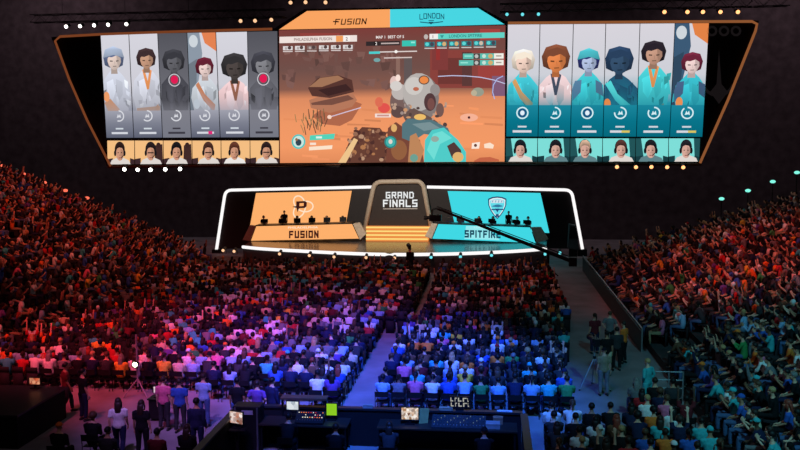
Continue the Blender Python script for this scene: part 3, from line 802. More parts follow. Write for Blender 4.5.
# equipment and small things on the desks, then the players
def lerp(a, b, t): return a + (b - a) * t
def monitor(name, label, c, w, h, group, yaw=0.0, pic=None):
    """back of a flat screen on a foot, standing at c, facing away from the audience"""
    r = empty(name, c, label, 'monitor', group); r.rotation_euler.z = yaw
    T = Matrix.Translation(c) @ Matrix.Rotation(yaw, 4, 'Z')
    b = MB(); b.box((-w / 2, -.025, .10), (w / 2, .025, .10 + h), T); b.build('screen_case', BLACKP, r, bevel=.008)
    b = MB(); b.box((-w / 2 + .02, .026, .12), (w / 2 - .02, .03, .08 + h), T); b.build('display', pic or emit('monitor_glow', (120, 140, 160), .6), r)
    b = MB(); b.box((-.03, -.02, 0), (.03, .02, .12), T); b.build('neck', BLACK, r)
    b = MB(); b.box((-.12, -.08, 0), (.12, .08, .015), T); b.build('foot', BLACK, r)
    return r
for f, px, side in ((dl, (263, 281, 296, 311, 326, 342), 'orange'), (dr, (448, 460, 478, 492, 516, 527), 'teal')):
    for i, x in enumerate(px):
        t = (x - (256.4 if side == 'orange' else 438.4)) / (95.6 if side == 'orange' else 91.6)
        base = f[0].lerp(f[1], t)
        monitor('monitor', 'black monitor back on the %s desk, %s from its left end' % (side, nth(i + 1)), Vector((base.x, 55.75, base.z + .085)), 0.46, .25, 'monitors on the player desks')
# ------------------------------------------------------------------ people
def hand(mb, wrist, d, nrm, side):
    """palm, four unequal curled fingers and a thumb; d = along the hand, nrm = back of the hand"""
    d = Vector(d).normalized(); nrm = Vector(nrm); nrm = (nrm - d * nrm.dot(d)).normalized(); a = d.cross(nrm).normalized() * side
    w = Vector(wrist)
    mb.tube([w - d * .03, w, w + d * .05, w + d * .095], [(.024, .024), (.03, .02), (.042, .016), (.04, .014)], 10, ref=a)
    for k, L in enumerate((.072, .082, .076, .058)):
        o = (k - 1.5) * .025
        p0 = w + d * .08 + a * o * .85
        p1 = p0 + (d + a * o * 2.2) * L * .5 - nrm * .004
        p2 = p1 + (d + a * o * 2) * L * .32 - nrm * .014
        p3 = p2 + d * L * .22 - nrm * .018
        mb.tube([p0, p1, p2, p3], [.0095, .0095, .009, .0075], 7, ref=a)
    t0 = w + d * .03 - a * .03
    mb.tube([t0, t0 - a * .032 + d * .022 - nrm * .006, t0 - a * .044 + d * .052 - nrm * .012], [.012, .011, .009], 7, ref=d)

def head(mb, c, R):
    """skull, jaw, nose, ears, lips and brow; R turns the head (3x3); faces +Y"""
    P = lambda x, y, z: Vector(c) + R @ Vector((x, y, z))
    E = lambda p, r, nu=14, nv=10: mb.ell(P(*p), r, nu, nv, R)
    E((0, -.01, .035), (.076, .096, .088), 18, 12)
    E((0, .028, -.045), (.058, .066, .068), 16, 10)
    E((0, .075, -.093), (.03, .024, .024))
    mb.tube([P(0, .088, .02), P(0, .102, -.01), P(0, .116, -.035), P(0, .094, -.046)], [.010, .012, .015, .009], 8)
    E((0, .088, -.068), (.026, .012, .008)); E((0, .083, .036), (.05, .016, .010))
    for s in (-1, 1):
        E((s * .079, -.012, -.01), (.009, .019, .032)); E((s * .040, .066, -.02), (.022, .02, .02))

# a pose: pelvis, chest, neck, head, shoulders, elbows, wrists, hand directions, knees, ankles
def pose(kind):
    seat = kind.startswith('sit')
    p = dict(seat=seat)
    if seat:
        lean = {'sit_lean': .20, 'sit_back': -.02}.get(kind, .04)
        p['pel'] = (0, 0, .555)
        p['bel'] = (0, lean * .3 - .015, .70); p['che'] = (0, lean * .75 - .01, .90); p['top'] = (0, lean, 1.03); p['nck'] = (0, lean + .015, 1.10); p['hd'] = (0, lean + .045, 1.235)
        p['hip'] = [(s * .10, .02, .545) for s in (-1, 1)]
        p['kne'] = [(s * .14, .45, .525) for s in (-1, 1)]; p['ank'] = [(s * .14, .43, .10) for s in (-1, 1)]
        y0 = lean
    else:
        p['pel'] = (0, 0, .94); p['bel'] = (0, .01, 1.10); p['che'] = (0, .0, 1.28); p['top'] = (0, -.01, 1.41); p['nck'] = (0, .0, 1.485); p['hd'] = (0, .025, 1.615)
        p['hip'] = [(s * .10, 0, .92) for s in (-1, 1)]
        p['kne'] = [(s * .11, .02, .50) for s in (-1, 1)]; p['ank'] = [(s * .125, -.02, .09) for s in (-1, 1)]
        if kind == 'walk':
            p['kne'] = [(-.1, .16, .52), (.1, -.02, .49)]; p['ank'] = [(-.1, .20, .10), (.1, -.28, .16)]
        y0 = 0
    zt = p['top'][2]
    p['sho'] = [(s * .185, y0 - .01, zt - .015) for s in (-1, 1)]
    def arms(el, wr, hd, nr):
        p['elb'] = [(s * el[0] * .86, y0 + el[1], zt + el[2]) for s in (-1, 1)]
        p['wri'] = [(s * wr[0], y0 + wr[1], zt + wr[2]) for s in (-1, 1)]
        p['hdir'] = [(s * hd[0], hd[1], hd[2]) for s in (-1, 1)]; p['nrm'] = [(s * nr[0], nr[1], nr[2]) for s in (-1, 1)]
    if kind in ('sit_lap', 'sit_back'):
        arms((.235, .05, -.27), (.12, .25, -.38), (-.25, 1, -.2), (0, .2, 1))
    elif kind == 'sit_lean':
        arms((.235, .10, -.26), (.08, .22, -.38), (-.35, 1, -.1), (0, .2, 1))
    elif kind == 'sit_clap':
        arms((.24, .10, -.22), (.06, .30, -.07), (-.15, .5, .9), (1, .2, 0))
    elif kind == 'sit_cheer':
        arms((.25, .06, .19), (.21, .10, .42), (.05, .2, 1), (0, -1, .2))
    elif kind == 'stand':
        arms((.235, -.02, -.29), (.235, .05, -.54), (0, .15, -1), (1, 0, 0))
    elif kind == 'akimbo':
        arms((.33, -.06, -.25), (.185, .04, -.42), (-.5, .7, -.5), (.8, .6, .2))
    elif kind == 'fold':
        arms((.25, .02, -.27), (.06, .19, -.27), (-1, .15, .05), (0, 1, 0))
    elif kind == 'walk':
        arms((.235, .0, -.28), (.225, .10, -.50), (0, .35, -1), (1, 0, 0))
        p['elb'][0] = (-.235, -.10, zt - .27); p['wri'][0] = (-.225, -.08, zt - .52)
    return p

def mix(a, b, t): return Vector(a).lerp(Vector(b), t)

def limb_arm(mb, p, k, o, upto, n=10):
    s, e, w = p['sho'][k], p['elb'][k], p['wri'][k]
    c = Vector(p['top']) + Vector((0, 0, -.05))
    u = (Vector(e) - Vector(s)).normalized(); out = Vector((1 if k else -1, 0, 0))
    pts = [mix(c, s, .35), mix(c, s, .78), Vector(s) + u * .03 + out * .008, mix(s, e, .42), Vector(e)]; rr = [.046 + o, .053 + o, .055 + o, .049 + o, .039 + o]
    if upto == 'elbow':
        pts[-1] = mix(s, e, .78); rr[-1] = .05 + o
    elif upto == 'wrist':
        pts += [mix(e, w, .4), mix(e, w, .95)]; rr += [.037 + o, .026 + o]
    else:
        pts += [mix(e, w, .3), Vector(w)]; rr += [.036 + o, .025 + o]
    mb.tube(pts, rr, n)

def limb_leg(mb, p, k, o, to_foot, n=12):
    h, kn, an = p['hip'][k], p['kne'][k], p['ank'][k]
    pts = [Vector(h), mix(h, kn, .45), Vector(kn), mix(kn, an, .3), mix(kn, an, 1.0 if to_foot else .93)]
    rr = [.092 + o, .078 + o, .056 + o, .054 + o, .036 + o if to_foot else .046 + o]
    if p['seat']:
        pts[0] += Vector((0, 0, .015)); rr[0] = .085 + o * .4; rr[1] = .07 + o * .6
    mb.tube(pts, rr, n)

def torso(mb, p, o, neck, n=16):
    pts = [Vector(p['pel']) - Vector((0, 0, .08)), p['pel'], p['bel'], p['che'], p['top']]
    rr = [(.12 + o, .09 + o), (.160 + o, .112 + o), (.142 + o, .105 + o), (.168 + o, .115 + o), (.125 + o, .082 + o)]
    if neck:
        pts += [p['nck'], mix(p['nck'], p['hd'], .6)]; rr += [(.054, .054), (.05, .052)]
    else:
        pts += [mix(p['top'], p['nck'], .42)]; rr += [(.07 + o, .062 + o)]
    mb.tube(pts, rr, n)

def finish(mb, name, voxel, ratio, smooth_it=2):
    """melt the pieces into one continuous skin"""
    me = mb.mesh('draft_' + name)
    o = bpy.data.objects.new('draft', me); COL.objects.link(o)
    r = o.modifiers.new('r', 'REMESH'); r.mode = 'VOXEL'; r.voxel_size = voxel
    s = o.modifiers.new('s', 'SMOOTH'); s.iterations = smooth_it; s.factor = .5
    d = o.modifiers.new('d', 'DECIMATE'); d.ratio = ratio
    out = bpy.data.meshes.new_from_object(o.evaluated_get(bpy.context.evaluated_depsgraph_get()))
    out.name = name
    bpy.data.objects.remove(o); bpy.data.meshes.remove(me)
    out.polygons.foreach_set('use_smooth', [True] * len(out.polygons))
    return out

SKINS = [mat('skin_fair', (222, 178, 154), .55, 0, .06, 20), mat('skin_light', (204, 156, 130), .55, 0, .06, 20), mat('skin_tan', (172, 124, 98), .55, 0, .06, 20), mat('skin_brown', (122, 82, 62), .55, 0, .06, 20), mat('skin_dark', (82, 56, 44), .55, 0, .06, 20)]
SHOE = mat('shoe_dark', (36, 34, 36), .6)
EYE_M = mat('eye_dark', (36, 26, 24), .3)
LIP_M = mat('lip', (150, 84, 78), .5)
HAIRS = {'black': mat('hair_black', (20, 17, 18), .55, 0, .3, 40), 'dark brown': mat('hair_dark_brown', (46, 32, 26), .55, 0, .3, 40), 'brown': mat('hair_brown', (84, 58, 42), .55, 0, .3, 40), 'fair': mat('hair_fair', (176, 140, 96), .55, 0, .3, 40), 'grey': mat('hair_grey', (120, 116, 114), .55, 0, .3, 40), 'red': mat('hair_red', (140, 58, 44), .55, 0, .3, 40)}
CLOTH_RGB = {'black': (24, 24, 27), 'charcoal': (52, 52, 56), 'navy': (30, 36, 66), 'grey': (112, 112, 116), 'white': (226, 226, 226), 'pale blue': (142, 176, 214), 'blue': (52, 92, 178), 'teal': (64, 176, 182), 'green': (58, 140, 78), 'red': (182, 40, 46), 'maroon': (98, 32, 40), 'orange': (226, 118, 48), 'yellow': (220, 182, 62), 'pink': (214, 108, 146), 'purple': (104, 72, 150), 'cream': (206, 190, 160), 'brown': (98, 70, 52), 'denim': (70, 92, 132), 'khaki': (140, 124, 94)}
CLOTH = {k: mat('cloth_' + k.replace(' ', '_'), v, .85, 0, .12, 14, .15, .1) for k, v in CLOTH_RGB.items()}
TOP_W = [('black', 17), ('charcoal', 10), ('navy', 10), ('grey', 11), ('white', 14), ('pale blue', 7), ('blue', 6), ('teal', 5), ('green', 2), ('red', 6), ('maroon', 3), ('orange', 5), ('yellow', 1.5), ('pink', 2.5), ('purple', 3), ('cream', 2), ('brown', 2)]
BOT_W = [('black', 8), ('denim', 8), ('navy', 4), ('charcoal', 4), ('khaki', 3), ('grey', 2)]
HAIR_W = [('black', 8), ('dark brown', 8), ('brown', 4), ('fair', 2), ('grey', 1), ('red', .6)]
def pick(w, r=rnd):
    t = r.uniform(0, sum(x[1] for x in w))
    for k, v in w:
        t -= v
        if t <= 0: return k
    return w[0][0]

POSES = {}
def make_pose(kind):
    p = pose(kind)
    R = Matrix.Rotation(math.radians(-4 if p['seat'] else 0), 3, 'X')
    b = MB()
    torso(b, p, 0, True)
    for k in (0, 1):
        limb_arm(b, p, k, 0, 'hand'); limb_leg(b, p, k, 0, True)
        hand(b, p['wri'][k], p['hdir'][k], p['nrm'][k], 1 if k else -1)
        a = Vector(p['ank'][k])
        b.tube([a + Vector((0, -.07, -.06)), a + Vector((0, -.03, -.045)), a + Vector((0, .07, -.055)), a + Vector((0, .165, -.068))], [(.03, .028), (.042, .045), (.045, .036), (.036, .022)], 10)
    head(b, p['hd'], R)
    me = finish(b, 'person_body', .0095, .17, 1)
    for m in (SKINS[1], SHOE, EYE_M, LIP_M): me.materials.append(m)
    h = Vector(p['hd'])
    spots = [(h + R @ Vector((s * .034, .083, .008)), .014, 2) for s in (-1, 1)] + [(h + R @ Vector((0, .098, -.068)), .016, 3)]
    za = min(a[2] for a in p['ank'])
    mi = []
    for f in me.polygons:
        c = f.center; m = 0
        if any(c.z < a[2] + .01 and (Vector((c.x, c.y)) - Vector((a[0], a[1]))).length < .24 for a in p['ank']): m = 1
        for q, r, i in spots:
            if (c - q).length < r: m = i
        mi.append(m)
    me.polygons.foreach_set('material_index', mi)
    out = dict(p=p, body=me, R=R)
    for nm, up in (('short', 'elbow'), ('long', 'wrist')):
        b = MB(); torso(b, p, .016, False)
        for k in (0, 1): limb_arm(b, p, k, .015, up)
        out[nm] = finish(b, 'shirt', .016, .22, 1); out[nm].materials.append(CLOTH['white'])
    b = MB()
    b.tube([Vector(p['pel']) - Vector((0, 0, .085 if not p['seat'] else .07)), p['pel'], mix(p['pel'], p['bel'], .45)], [(.125, .095), (.172, .126), (.160, .122)], 16)
    for k in (0, 1): limb_leg(b, p, k, .014, False)
    out['trousers'] = finish(b, 'trousers', .016, .22, 1); out['trousers'].materials.append(CLOTH['black'])
    POSES[kind] = out
for k in ('sit_lap', 'sit_back', 'sit_lean', 'sit_clap', 'sit_cheer', 'stand', 'akimbo', 'fold', 'walk'):
    make_pose(k)

def hair_mesh(style):
    """in head space; the face looks to +Y"""
    b = MB()
    nu, nv = 20, 10
    cen = Vector((0, -.012, .036)); r = Vector((.088, .108, .100))
    if style == 'curly': r = Vector((.112, .125, .122))
    vs, fs = [], []
    rr = random.Random(5)
    for i in range(nv + 1):
        for j in range(nu):
            a = 2 * math.pi * j / nu
            front = max(0, math.sin(a))
            lowest = math.radians(118 if style != 'cap' else 92) - math.radians(62 if style != 'cap' else 14) * front ** .7
            if style == 'long' and front < .45: lowest = math.radians(125)
            t = lowest * i / nv
            k = 1 + (rr.uniform(-.05, .06) if style == 'curly' else rr.uniform(-.015, .02))
            vs.append(cen + Vector((r.x * k * math.sin(t) * math.cos(a), r.y * k * math.sin(t) * math.sin(a), r.z * k * math.cos(t))))
    for i in range(nv):
        for j in range(nu):
            q = (i * nu + j, i * nu + (j + 1) % nu, (i + 1) * nu + (j + 1) % nu, (i + 1) * nu + j)
            fs.append(q)
    b.add(vs, fs)
    if style == 'long':
        b.tube([(0, -.07, .03), (0, -.098, -.06), (0, -.115, -.16), (0, -.120, -.27), (0, -.115, -.34)], [(.076, .04), (.088, .04), (.09, .036), (.08, .03), (.05, .018)], 14)
        for s in (-1, 1): b.tube([(s * .07, .0, .03), (s * .088, -.005, -.06), (s * .085, -.01, -.17)], [(.022, .04), (.02, .04), (.014, .026)], 8)
    if style == 'tail':
        b.tube([(0, -.10, .07), (0, -.16, .06), (0, -.175, -.04), (0, -.165, -.16)], [.022, .03, .028, .012], 10)
    if style == 'bun':
        b.ell((0, -.11, .10), (.042, .04, .042))
    if style == 'cap':
        n = 10
        top = [Vector((.082 * math.cos(a), .085 + .085 * math.sin(a), .045 - .012 * math.sin(a))) for a in (math.pi * i / n for i in range(n + 1))]
        bot = [q - Vector((0, 0, .008)) for q in top]
        b.add(top + bot, [tuple(range(n + 1)), tuple(reversed(range(n + 1, 2 * n + 2)))] + [(i, n + 1 + i, n + 2 + i, i + 1) for i in range(n)])
        b.ell((0, -.012, .138), (.012, .012, .008), 8, 5)
    me = b.mesh('hair_' + style, True)
    me.materials.append(HAIRS['black'])
    return me
HAIR_ME = {k: hair_mesh(k) for k in ('short', 'long', 'tail', 'bun', 'curly', 'cap')}
STYLE_W = [('short', 11), ('long', 5), ('tail', 2), ('bun', 1), ('curly', 2), ('cap', 3)]
STYLE_TXT = {'short': 'short-haired', 'long': 'long-haired', 'tail': 'ponytailed', 'bun': 'bun-haired', 'curly': 'curly-haired', 'cap': 'capped'}

def set_mat(o, m):
    o.material_slots[0].link = 'OBJECT'
    o.material_slots[0].material = m

def person(loc, yaw, kind, top, bottom, style, hair, skin, sleeves='short', scale=1.0, label=None, group=None, headset=False):
    P = POSES[kind]
    o = bpy.data.objects.new('person', P['body']); COL.objects.link(o)
    o.location = loc; o.rotation_euler.z = yaw; o.scale = (scale * PS * 1.04, scale * PS, scale * PS)
    set_mat(o, SKINS[skin])
    tag(o, label, 'person', group)
    def child(name, me, m, mtx=None):
        c = bpy.data.objects.new(name, me); COL.objects.link(c); c.parent = o
        if mtx: c.matrix_local = mtx
        set_mat(c, m); return c
    child('shirt', P[sleeves], CLOTH[top]); child('trousers', P['trousers'], CLOTH[bottom])
    H = Matrix.Translation(P['p']['hd']) @ P['R'].to_4x4()
    if style == 'cap':
        child('cap', HAIR_ME['cap'], CLOTH[hair], H)
    else:
        child('hair', HAIR_ME[style], HAIRS[hair], H)
    if headset:
        if 'headset' not in HAIR_ME:
            b = MB()
            b.tube([(.095 * math.cos(a), -.01, .03 + .12 * math.sin(a)) for a in (math.pi * i / 10 for i in range(11))], .012, 8, ref=(0, 1, 0))
            for s in (-1, 1): b.ell((s * .092, -.01, .0), (.022, .04, .045))
            b.tube([(-.09, .0, -.02), (-.075, .08, -.07), (-.03, .11, -.08)], .006, 6)
            HAIR_ME['headset'] = b.mesh('headset', True); HAIR_ME['headset'].materials.append(BLACKP)
        child('headset', HAIR_ME['headset'], BLACKP, H)
    return o
def head_spot(px, py, Y=None, h=1.62 * PS, z=0.0):
    """floor point under a head seen at px, py"""
    p = at_z(px, py, h + z) if Y is None else at_y(px, py, Y)
    return Vector((p.x, p.y, z))
STANDING = [
 (118, 402, 'walk', 'white', 'navy', 'long', 'dark brown', 1, 'short', .25, 'long-haired person in white shirt walking across the empty floor corner'),
 (141, 404, 'stand', 'black', 'black', 'long', 'dark brown', 1, 'short', .0, 'long-haired person in black dress standing beside the white-shirted walker'),
 (163, 380, 'stand', 'pink', 'charcoal', 'short', 'dark brown', 0, 'short', -.1, 'short-haired person in pink shirt standing behind the blue shirted pair'),
 (179, 382, 'stand', 'blue', 'charcoal', 'short', 'dark brown', 1, 'short', .15, 'person in blue polo shirt standing, seen from behind'),
 (203, 377, 'fold', 'pale blue', 'denim', 'short', 'dark brown', 1, 'short', -.1, 'broad person in pale blue shirt standing with folded arms, seen from behind'),
 (196, 402, 'stand', 'navy', 'navy', 'short', 'black', 2, 'long', .1, 'person in dark navy standing by the slanted black barrier'),
 (237, 381, 'stand', 'black', 'denim', 'short', 'black', 2, 'short', 0, 'person in black shirt and light jeans standing behind the last row'),
 (257, 384, 'akimbo', 'purple', 'grey', 'short', 'dark brown', 1, 'short', -.15, 'person in purple shirt standing with hands on hips'),
 (272, 381, 'stand', 'navy', 'black', 'short', 'black', 1, 'long', -.5, 'person in long-sleeved navy top standing at the left end of the lighting desk'),
 (65, 366, 'walk', 'maroon', 'charcoal', 'short', 'black', 2, 'short', -.9, 'person in maroon shirt walking at the edge of the open red lit floor'),
 (82, 372, 'stand', 'black', 'navy', 'tail', 'black', 1, 'short', -.6, 'ponytailed person in black shirt standing on the open red lit floor'),
 (607, 334, 'stand', 'black', 'cream', 'short', 'black', 2, 'short', .2, 'person in black shirt and cream trousers standing in the right aisle'),
 (617, 330, 'fold', 'charcoal', 'black', 'short', 'black', 1, 'long', .1, 'person in charcoal top standing in the right aisle beside cream trousers'),
 (595, 316, 'stand', 'maroon', 'navy', 'tail', 'dark brown', 1, 'short', .3, 'ponytailed person in maroon shirt standing in the right aisle'),
 (610, 314, 'akimbo', 'grey', 'black', 'short', 'brown', 0, 'short', -.2, 'person in grey shirt with hands on hips in the right aisle'),
 (624, 324, 'stand', 'orange', 'black', 'short', 'dark brown', 1, 'short', .9, 'person in orange shirt standing against the barrier of the right stand'),
 (648, 362, 'akimbo', 'teal', 'teal', 'short', 'fair', 0, 'long', .8, 'person all in teal standing in the gap of the right stand barrier'),
 (90, 296, 'stand', 'grey', 'charcoal', 'short', 'dark brown', 1, 'short', -.9, 'person in grey shirt standing in front of the left stand'),
]
# ------------------------------------------------------------------ where everybody sits
SLOTS = []
def slot(x, y, z, yaw, block, row, seat):
    SLOTS.append(dict(x=x, y=y, z=z, yaw=yaw, block=block, row=row, seat=seat))
ROWS = 31
for r in range(ROWS):
    y = 23.7 + .8 * r
    for s in range(14):
        if s == 0 and r >= 13: continue
        if s >= 12 and r < (8 if s == 12 else 14): continue
        slot(-3.05 + .475 * s, y, 0, 0, 'centre', r + 1, s + 1)
    for s in range(-2 if r >= 13 else 0, 27):
        if s >= 2 and r < 1 or s >= 9 and r < 2: continue
        slot(-4.5 - .475 * s, y, 0, 0, 'left', r + 1, s + 1)
for r in range(8):
    for s in range(8):
        if r > 4 and s < 5: continue
        slot(1.6 + .5 * s, 18.0 + .82 * r, 0, 0, 'corner', r + 1, s + 1)
for k in range(22):
    for j in range(64):
        y = 17.4 + .56 * j
        if y > YEND - .5: continue
        if 28.3 < y < 31.4 and k < 3: continue
        if abs(y - 41.2) < .45: continue
        slot(XR + .4 + RD * (k + .5), y, .3 + k * RSL * RD, math.radians(64), 'right', k + 1, j + 1)
for k in range(27):
    for j in range(46):
        y = 26 + .56 * j
        if y > YEND - .5: continue
        if abs(y - 40.6) < .45: continue
        slot(XL - RD * (k + .5), y, .3 + k * LSL * RD, math.radians(-62), 'left stand', k + 1, j + 1)

KEEP = [(head_spot(t[0], t[1]), .55) for t in STANDING] + [(at_z(28, 335, 0), .55), (Vector((3.3, 26.7, 0)), .6), (Vector((3.5, 25.95, 0)), .5), (Vector((-4.5, 48.25, 0)), .75), (Vector((-10.2, 24.7, 0)), .5)]
SLOTS = [s for s in SLOTS if s['z'] > .7 or all(math.hypot(s['x'] - q.x, s['y'] - q.y) > r for q, r in KEEP)]
seat_rnd = random.Random(21)
for s in SLOTS:
    s['kind'] = pick([('sit_lap', 10), ('sit_back', 6), ('sit_lean', 5), ('sit_clap', 3 if 'stand' not in s['block'] and s['block'] != 'right' else 6), ('sit_cheer', .8 if s['block'] in ('left', 'centre', 'corner') else 2.2)], seat_rnd)
    s['top'] = pick(TOP_W, seat_rnd) if seat_rnd.random() < (.8 if s['block'] in ('left', 'centre', 'corner') else .6) else pick([('black', 5), ('charcoal', 3), ('navy', 2), ('maroon', 1), ('brown', 1)], seat_rnd); s['bottom'] = pick(BOT_W, seat_rnd)
    s['style'] = pick(STYLE_W, seat_rnd); s['hair'] = pick(HAIR_W, seat_rnd)
    if s['style'] == 'cap': s['hair'] = pick([('black', 5), ('white', 2), ('teal', 2), ('orange', 1.5), ('navy', 2), ('red', 1)], seat_rnd)
    s['skin'] = seat_rnd.choice([0, 0, 1, 1, 1, 2, 2, 3, 4])
    s['sleeves'] = 'long' if seat_rnd.random() < .4 else 'short'
    s['jit'] = (seat_rnd.uniform(-.025, .025), seat_rnd.uniform(0, .03), seat_rnd.uniform(-.09, .09))
    s['stray'] = (seat_rnd.uniform(-.035, .035), seat_rnd.uniform(-.05, .09)) if s['z'] < .2 else (seat_rnd.uniform(-.02, .03), seat_rnd.uniform(-.09, .09))
    s['scale'] = seat_rnd.uniform(.95, 1.05)
    s['empty'] = seat_rnd.random() < .06
    s['px'] = project((s['x'], s['y'], s['z'] + 1.1 * PS))
    s['d'] = (Vector((s['x'], s['y'], s['z'] + 1)) - EYE).length
    s['taken'] = False
# people one can make out in the photograph: head position, clothes, hair
SEATED = [
 (407, 383, 'pink', 'tail', 'black', 'short'), (386, 380, 'pale blue', 'short', 'black', 'short'), (424, 388, 'white', 'short', 'black', 'short'),
 (376, 392, 'navy', 'short', 'black', 'long'), (419, 377, 'teal', 'short', 'fair', 'short'), (441, 384, 'blue', 'short', 'black', 'short'),
 (453, 386, 'blue', 'long', 'dark brown', 'short'), (482, 388, 'green', 'short', 'black', 'short'), (499, 386, 'pale blue', 'short', 'black', 'short'),
 (512, 384, 'navy', 'short', 'black', 'long'), (531, 384, 'pale blue', 'tail', 'black', 'short'), (547, 390, 'teal', 'short', 'black', 'short'), (560, 388, 'green', 'short', 'dark brown', 'short'),
 (473, 376, 'yellow', 'short', 'fair', 'short'), (461, 378, 'pale blue', 'short', 'black', 'long'),
 (300, 388, 'navy', 'short', 'black', 'short'), (316, 388, 'white', 'short', 'black', 'short'), (288, 390, 'navy', 'short', 'black', 'short'), (330, 386, 'purple', 'long', 'black', 'short'),
 (292, 366, 'white', 'short', 'dark brown', 'short'), (342, 372, 'white', 'short', 'black', 'short'), (338, 350, 'pale blue', 'short', 'black', 'short'), (130, 378, 'white', 'long', 'dark brown', 'short'),
 (150, 378, 'black', 'short', 'black', 'short'), (163, 348, 'cream', 'short', 'brown', 'short'), (185, 362, 'white', 'cap', 'white', 'short'), (262, 330, 'red', 'short', 'dark brown', 'short'),
 (175, 332, 'orange', 'short', 'brown', 'short'), (533, 305, 'red', 'short', 'dark brown', 'long'), (511, 313, 'red', 'short', 'black', 'short'),
 (667, 364, 'orange', 'short', 'dark brown', 'short'), (688, 358, 'teal', 'short', 'black', 'short'), (746, 345, 'green', 'short', 'dark brown', 'long'), (770, 340, 'teal', 'short', 'black', 'short'),
 (752, 390, 'teal', 'cap', 'teal', 'short'), (728, 404, 'teal', 'cap', 'teal', 'short'), (711, 433, 'teal', 'cap', 'teal', 'short'), (700, 424, 'teal', 'short', 'black', 'short'), (725, 425, 'blue', 'cap', 'blue', 'short'),
 (607, 430, 'charcoal', 'cap', 'white', 'short'), (640, 408, 'white', 'short', 'fair', 'short'), (617, 425, 'brown', 'long', 'red', 'short'), (793, 380, 'blue', 'short', 'black', 'short'), (640, 440, 'blue', 'short', 'brown', 'short'),
 (670, 430, 'orange', 'short', 'dark brown', 'short'), (655, 445, 'pink', 'short', 'black', 'short'), (720, 275, 'orange', 'short', 'brown', 'short'), (730, 270, 'red', 'short', 'brown', 'short'), (745, 268, 'yellow', 'short', 'brown', 'short'),
]
for px, py, top, style, hair, sl in SEATED:
    best = min((s for s in SLOTS if not s['taken']), key=lambda s: (s['px'][0] - px) ** 2 + (s['px'][1] + 2 - py) ** 2)
    best.update(taken=True, empty=False, top=top, style=style, hair=hair, sleeves=sl)
    if best['kind'] == 'sit_cheer': best['kind'] = 'sit_lap'

N_SINGLE = 262
seen = sorted((s for s in SLOTS if -6 < s['px'][0] < 806 and 60 < s['px'][1] < 452), key=lambda s: s['d'])
single = seen[:N_SINGLE]
single_ids = set(id(s) for s in single)
far = [s for s in SLOTS if id(s) not in single_ids and -170 < s['px'][0] < 970 and s['px'][1] < 480]

# ---- chairs
def chair_meshes():
    out = {}
    b = MB(); b.box((-.21, -.16, .41), (.21, .24, .436)); out['seat'] = b
    b = MB()
    q = [Vector((-.21, -.21, .60)), Vector((.21, -.21, .60)), Vector((.21, -.238, .79)), Vector((-.21, -.238, .79))]
    b.hexa(q, [p + Vector((0, .022, .003)) for p in q]); out['backrest'] = b
    legs = []
    for s in (-1, 1):
        b = MB(); b.tube([(s * .195, .22, .415), (s * .20, .25, .01)], .013, 6); legs.append(b)
        b = MB(); b.tube([(s * .215, -.245, .80), (s * .215, -.21, .60), (s * .215, -.19, .43), (s * .21, -.26, .01)], .013, 6); legs.append(b)
    for i, l in enumerate(legs): out['leg%d' % i] = l
    return {k: v.mesh('chair_' + k.rstrip('0123'), False, [BLACKP if not k.startswith('leg') else BLACK]) for k, v in out.items()}
CH = chair_meshes()
b = MB(); b.box((-.23, -.14, .38), (.23, .24, .432)); a_seat = b.mesh('arena_seat_pan', False, [mat('arena_seat_cloth', (40, 38, 44), .8)])
b = MB(); q = [Vector((-.23, -.24, .40)), Vector((.23, -.24, .40)), Vector((.23, -.30, .90)), Vector((-.23, -.30, .90))]
b.hexa(q, [p + Vector((0, .05, .006)) for p in q]); a_back = b.mesh('arena_seat_back', False, [mat('arena_seat_cloth', (40, 38, 44), .8)])
b = MB(); b.box((-.03, -.10, 0), (.03, .02, .38)); b.box((-.16, -.14, 0), (.16, .08, .02)); a_ped = b.mesh('arena_seat_pedestal', False, [BLACK])
protos = {}
def chair(kind, loc, yaw, label):
    if kind not in protos:
        o = bpy.data.objects.new('folding_chair' if kind == 'fold' else 'arena_seat', None); o.empty_display_size = .1
        COL.objects.link(o)
        tag(o, label, 'chair', 'folding chairs of the floor audience' if kind == 'fold' else 'fixed seats of the right stand')
        kids = [(k.rstrip('0123'), m) for k, m in CH.items()] if kind == 'fold' else [('seat', a_seat), ('backrest', a_back), ('pedestal', a_ped)]
        protos[kind] = (o, [])
        for n_, m in kids:
            c = bpy.data.objects.new(n_, m); COL.objects.link(c); c.parent = o; protos[kind][1].append(c)
    else:
        src, kids = protos[kind]
        o = src.copy(); COL.objects.link(o)
        for k in kids:
            c = k.copy(); COL.objects.link(c); c.parent = o
    o.location = loc; o.rotation_euler.z = yaw; o['label'] = label; o.scale = (PS,) * 3
    return o

BL = {'centre': 'centre block', 'left': 'left block', 'corner': 'corner beside control desk', 'right': 'right stand', 'left stand': 'left stand'}
# seats counted from something one can see
for s in single:
    st = s['block'] in ('right', 'left stand')
    where = '%s seat %s, %s %s, %s' % (nth(s['seat']), 'along' if st or s['block'] == 'corner' else 'from aisle', nth(s['row']), 'tier' if st else 'row', BL[s['block']])
    loc = Vector((s['x'], s['y'], s['z']))
    chair('arena' if st else 'fold', loc, s['yaw'], ('dark fixed arena seat, ' if st else 'black folding chair, ') + where)
    if s['empty']: continue
    if s['style'] == 'cap':
        look = 'person in %s cap and %s top' % (s['hair'], s['top'])
    else:
        look = '%s person in %s %s' % (STYLE_TXT[s['style']], s['top'], 'shirt' if s['sleeves'] == 'short' else 'long-sleeved top')
    loc = loc + Vector((s['jit'][0], s['jit'][1], 0))
    person(loc, s['yaw'] + s['jit'][2], s['kind'], s['top'], s['bottom'], s['style'], s['hair'], s['skin'], s['sleeves'], min(1.03, s['scale']), look + ', ' + where, 'seated spectators nearest the control desk')

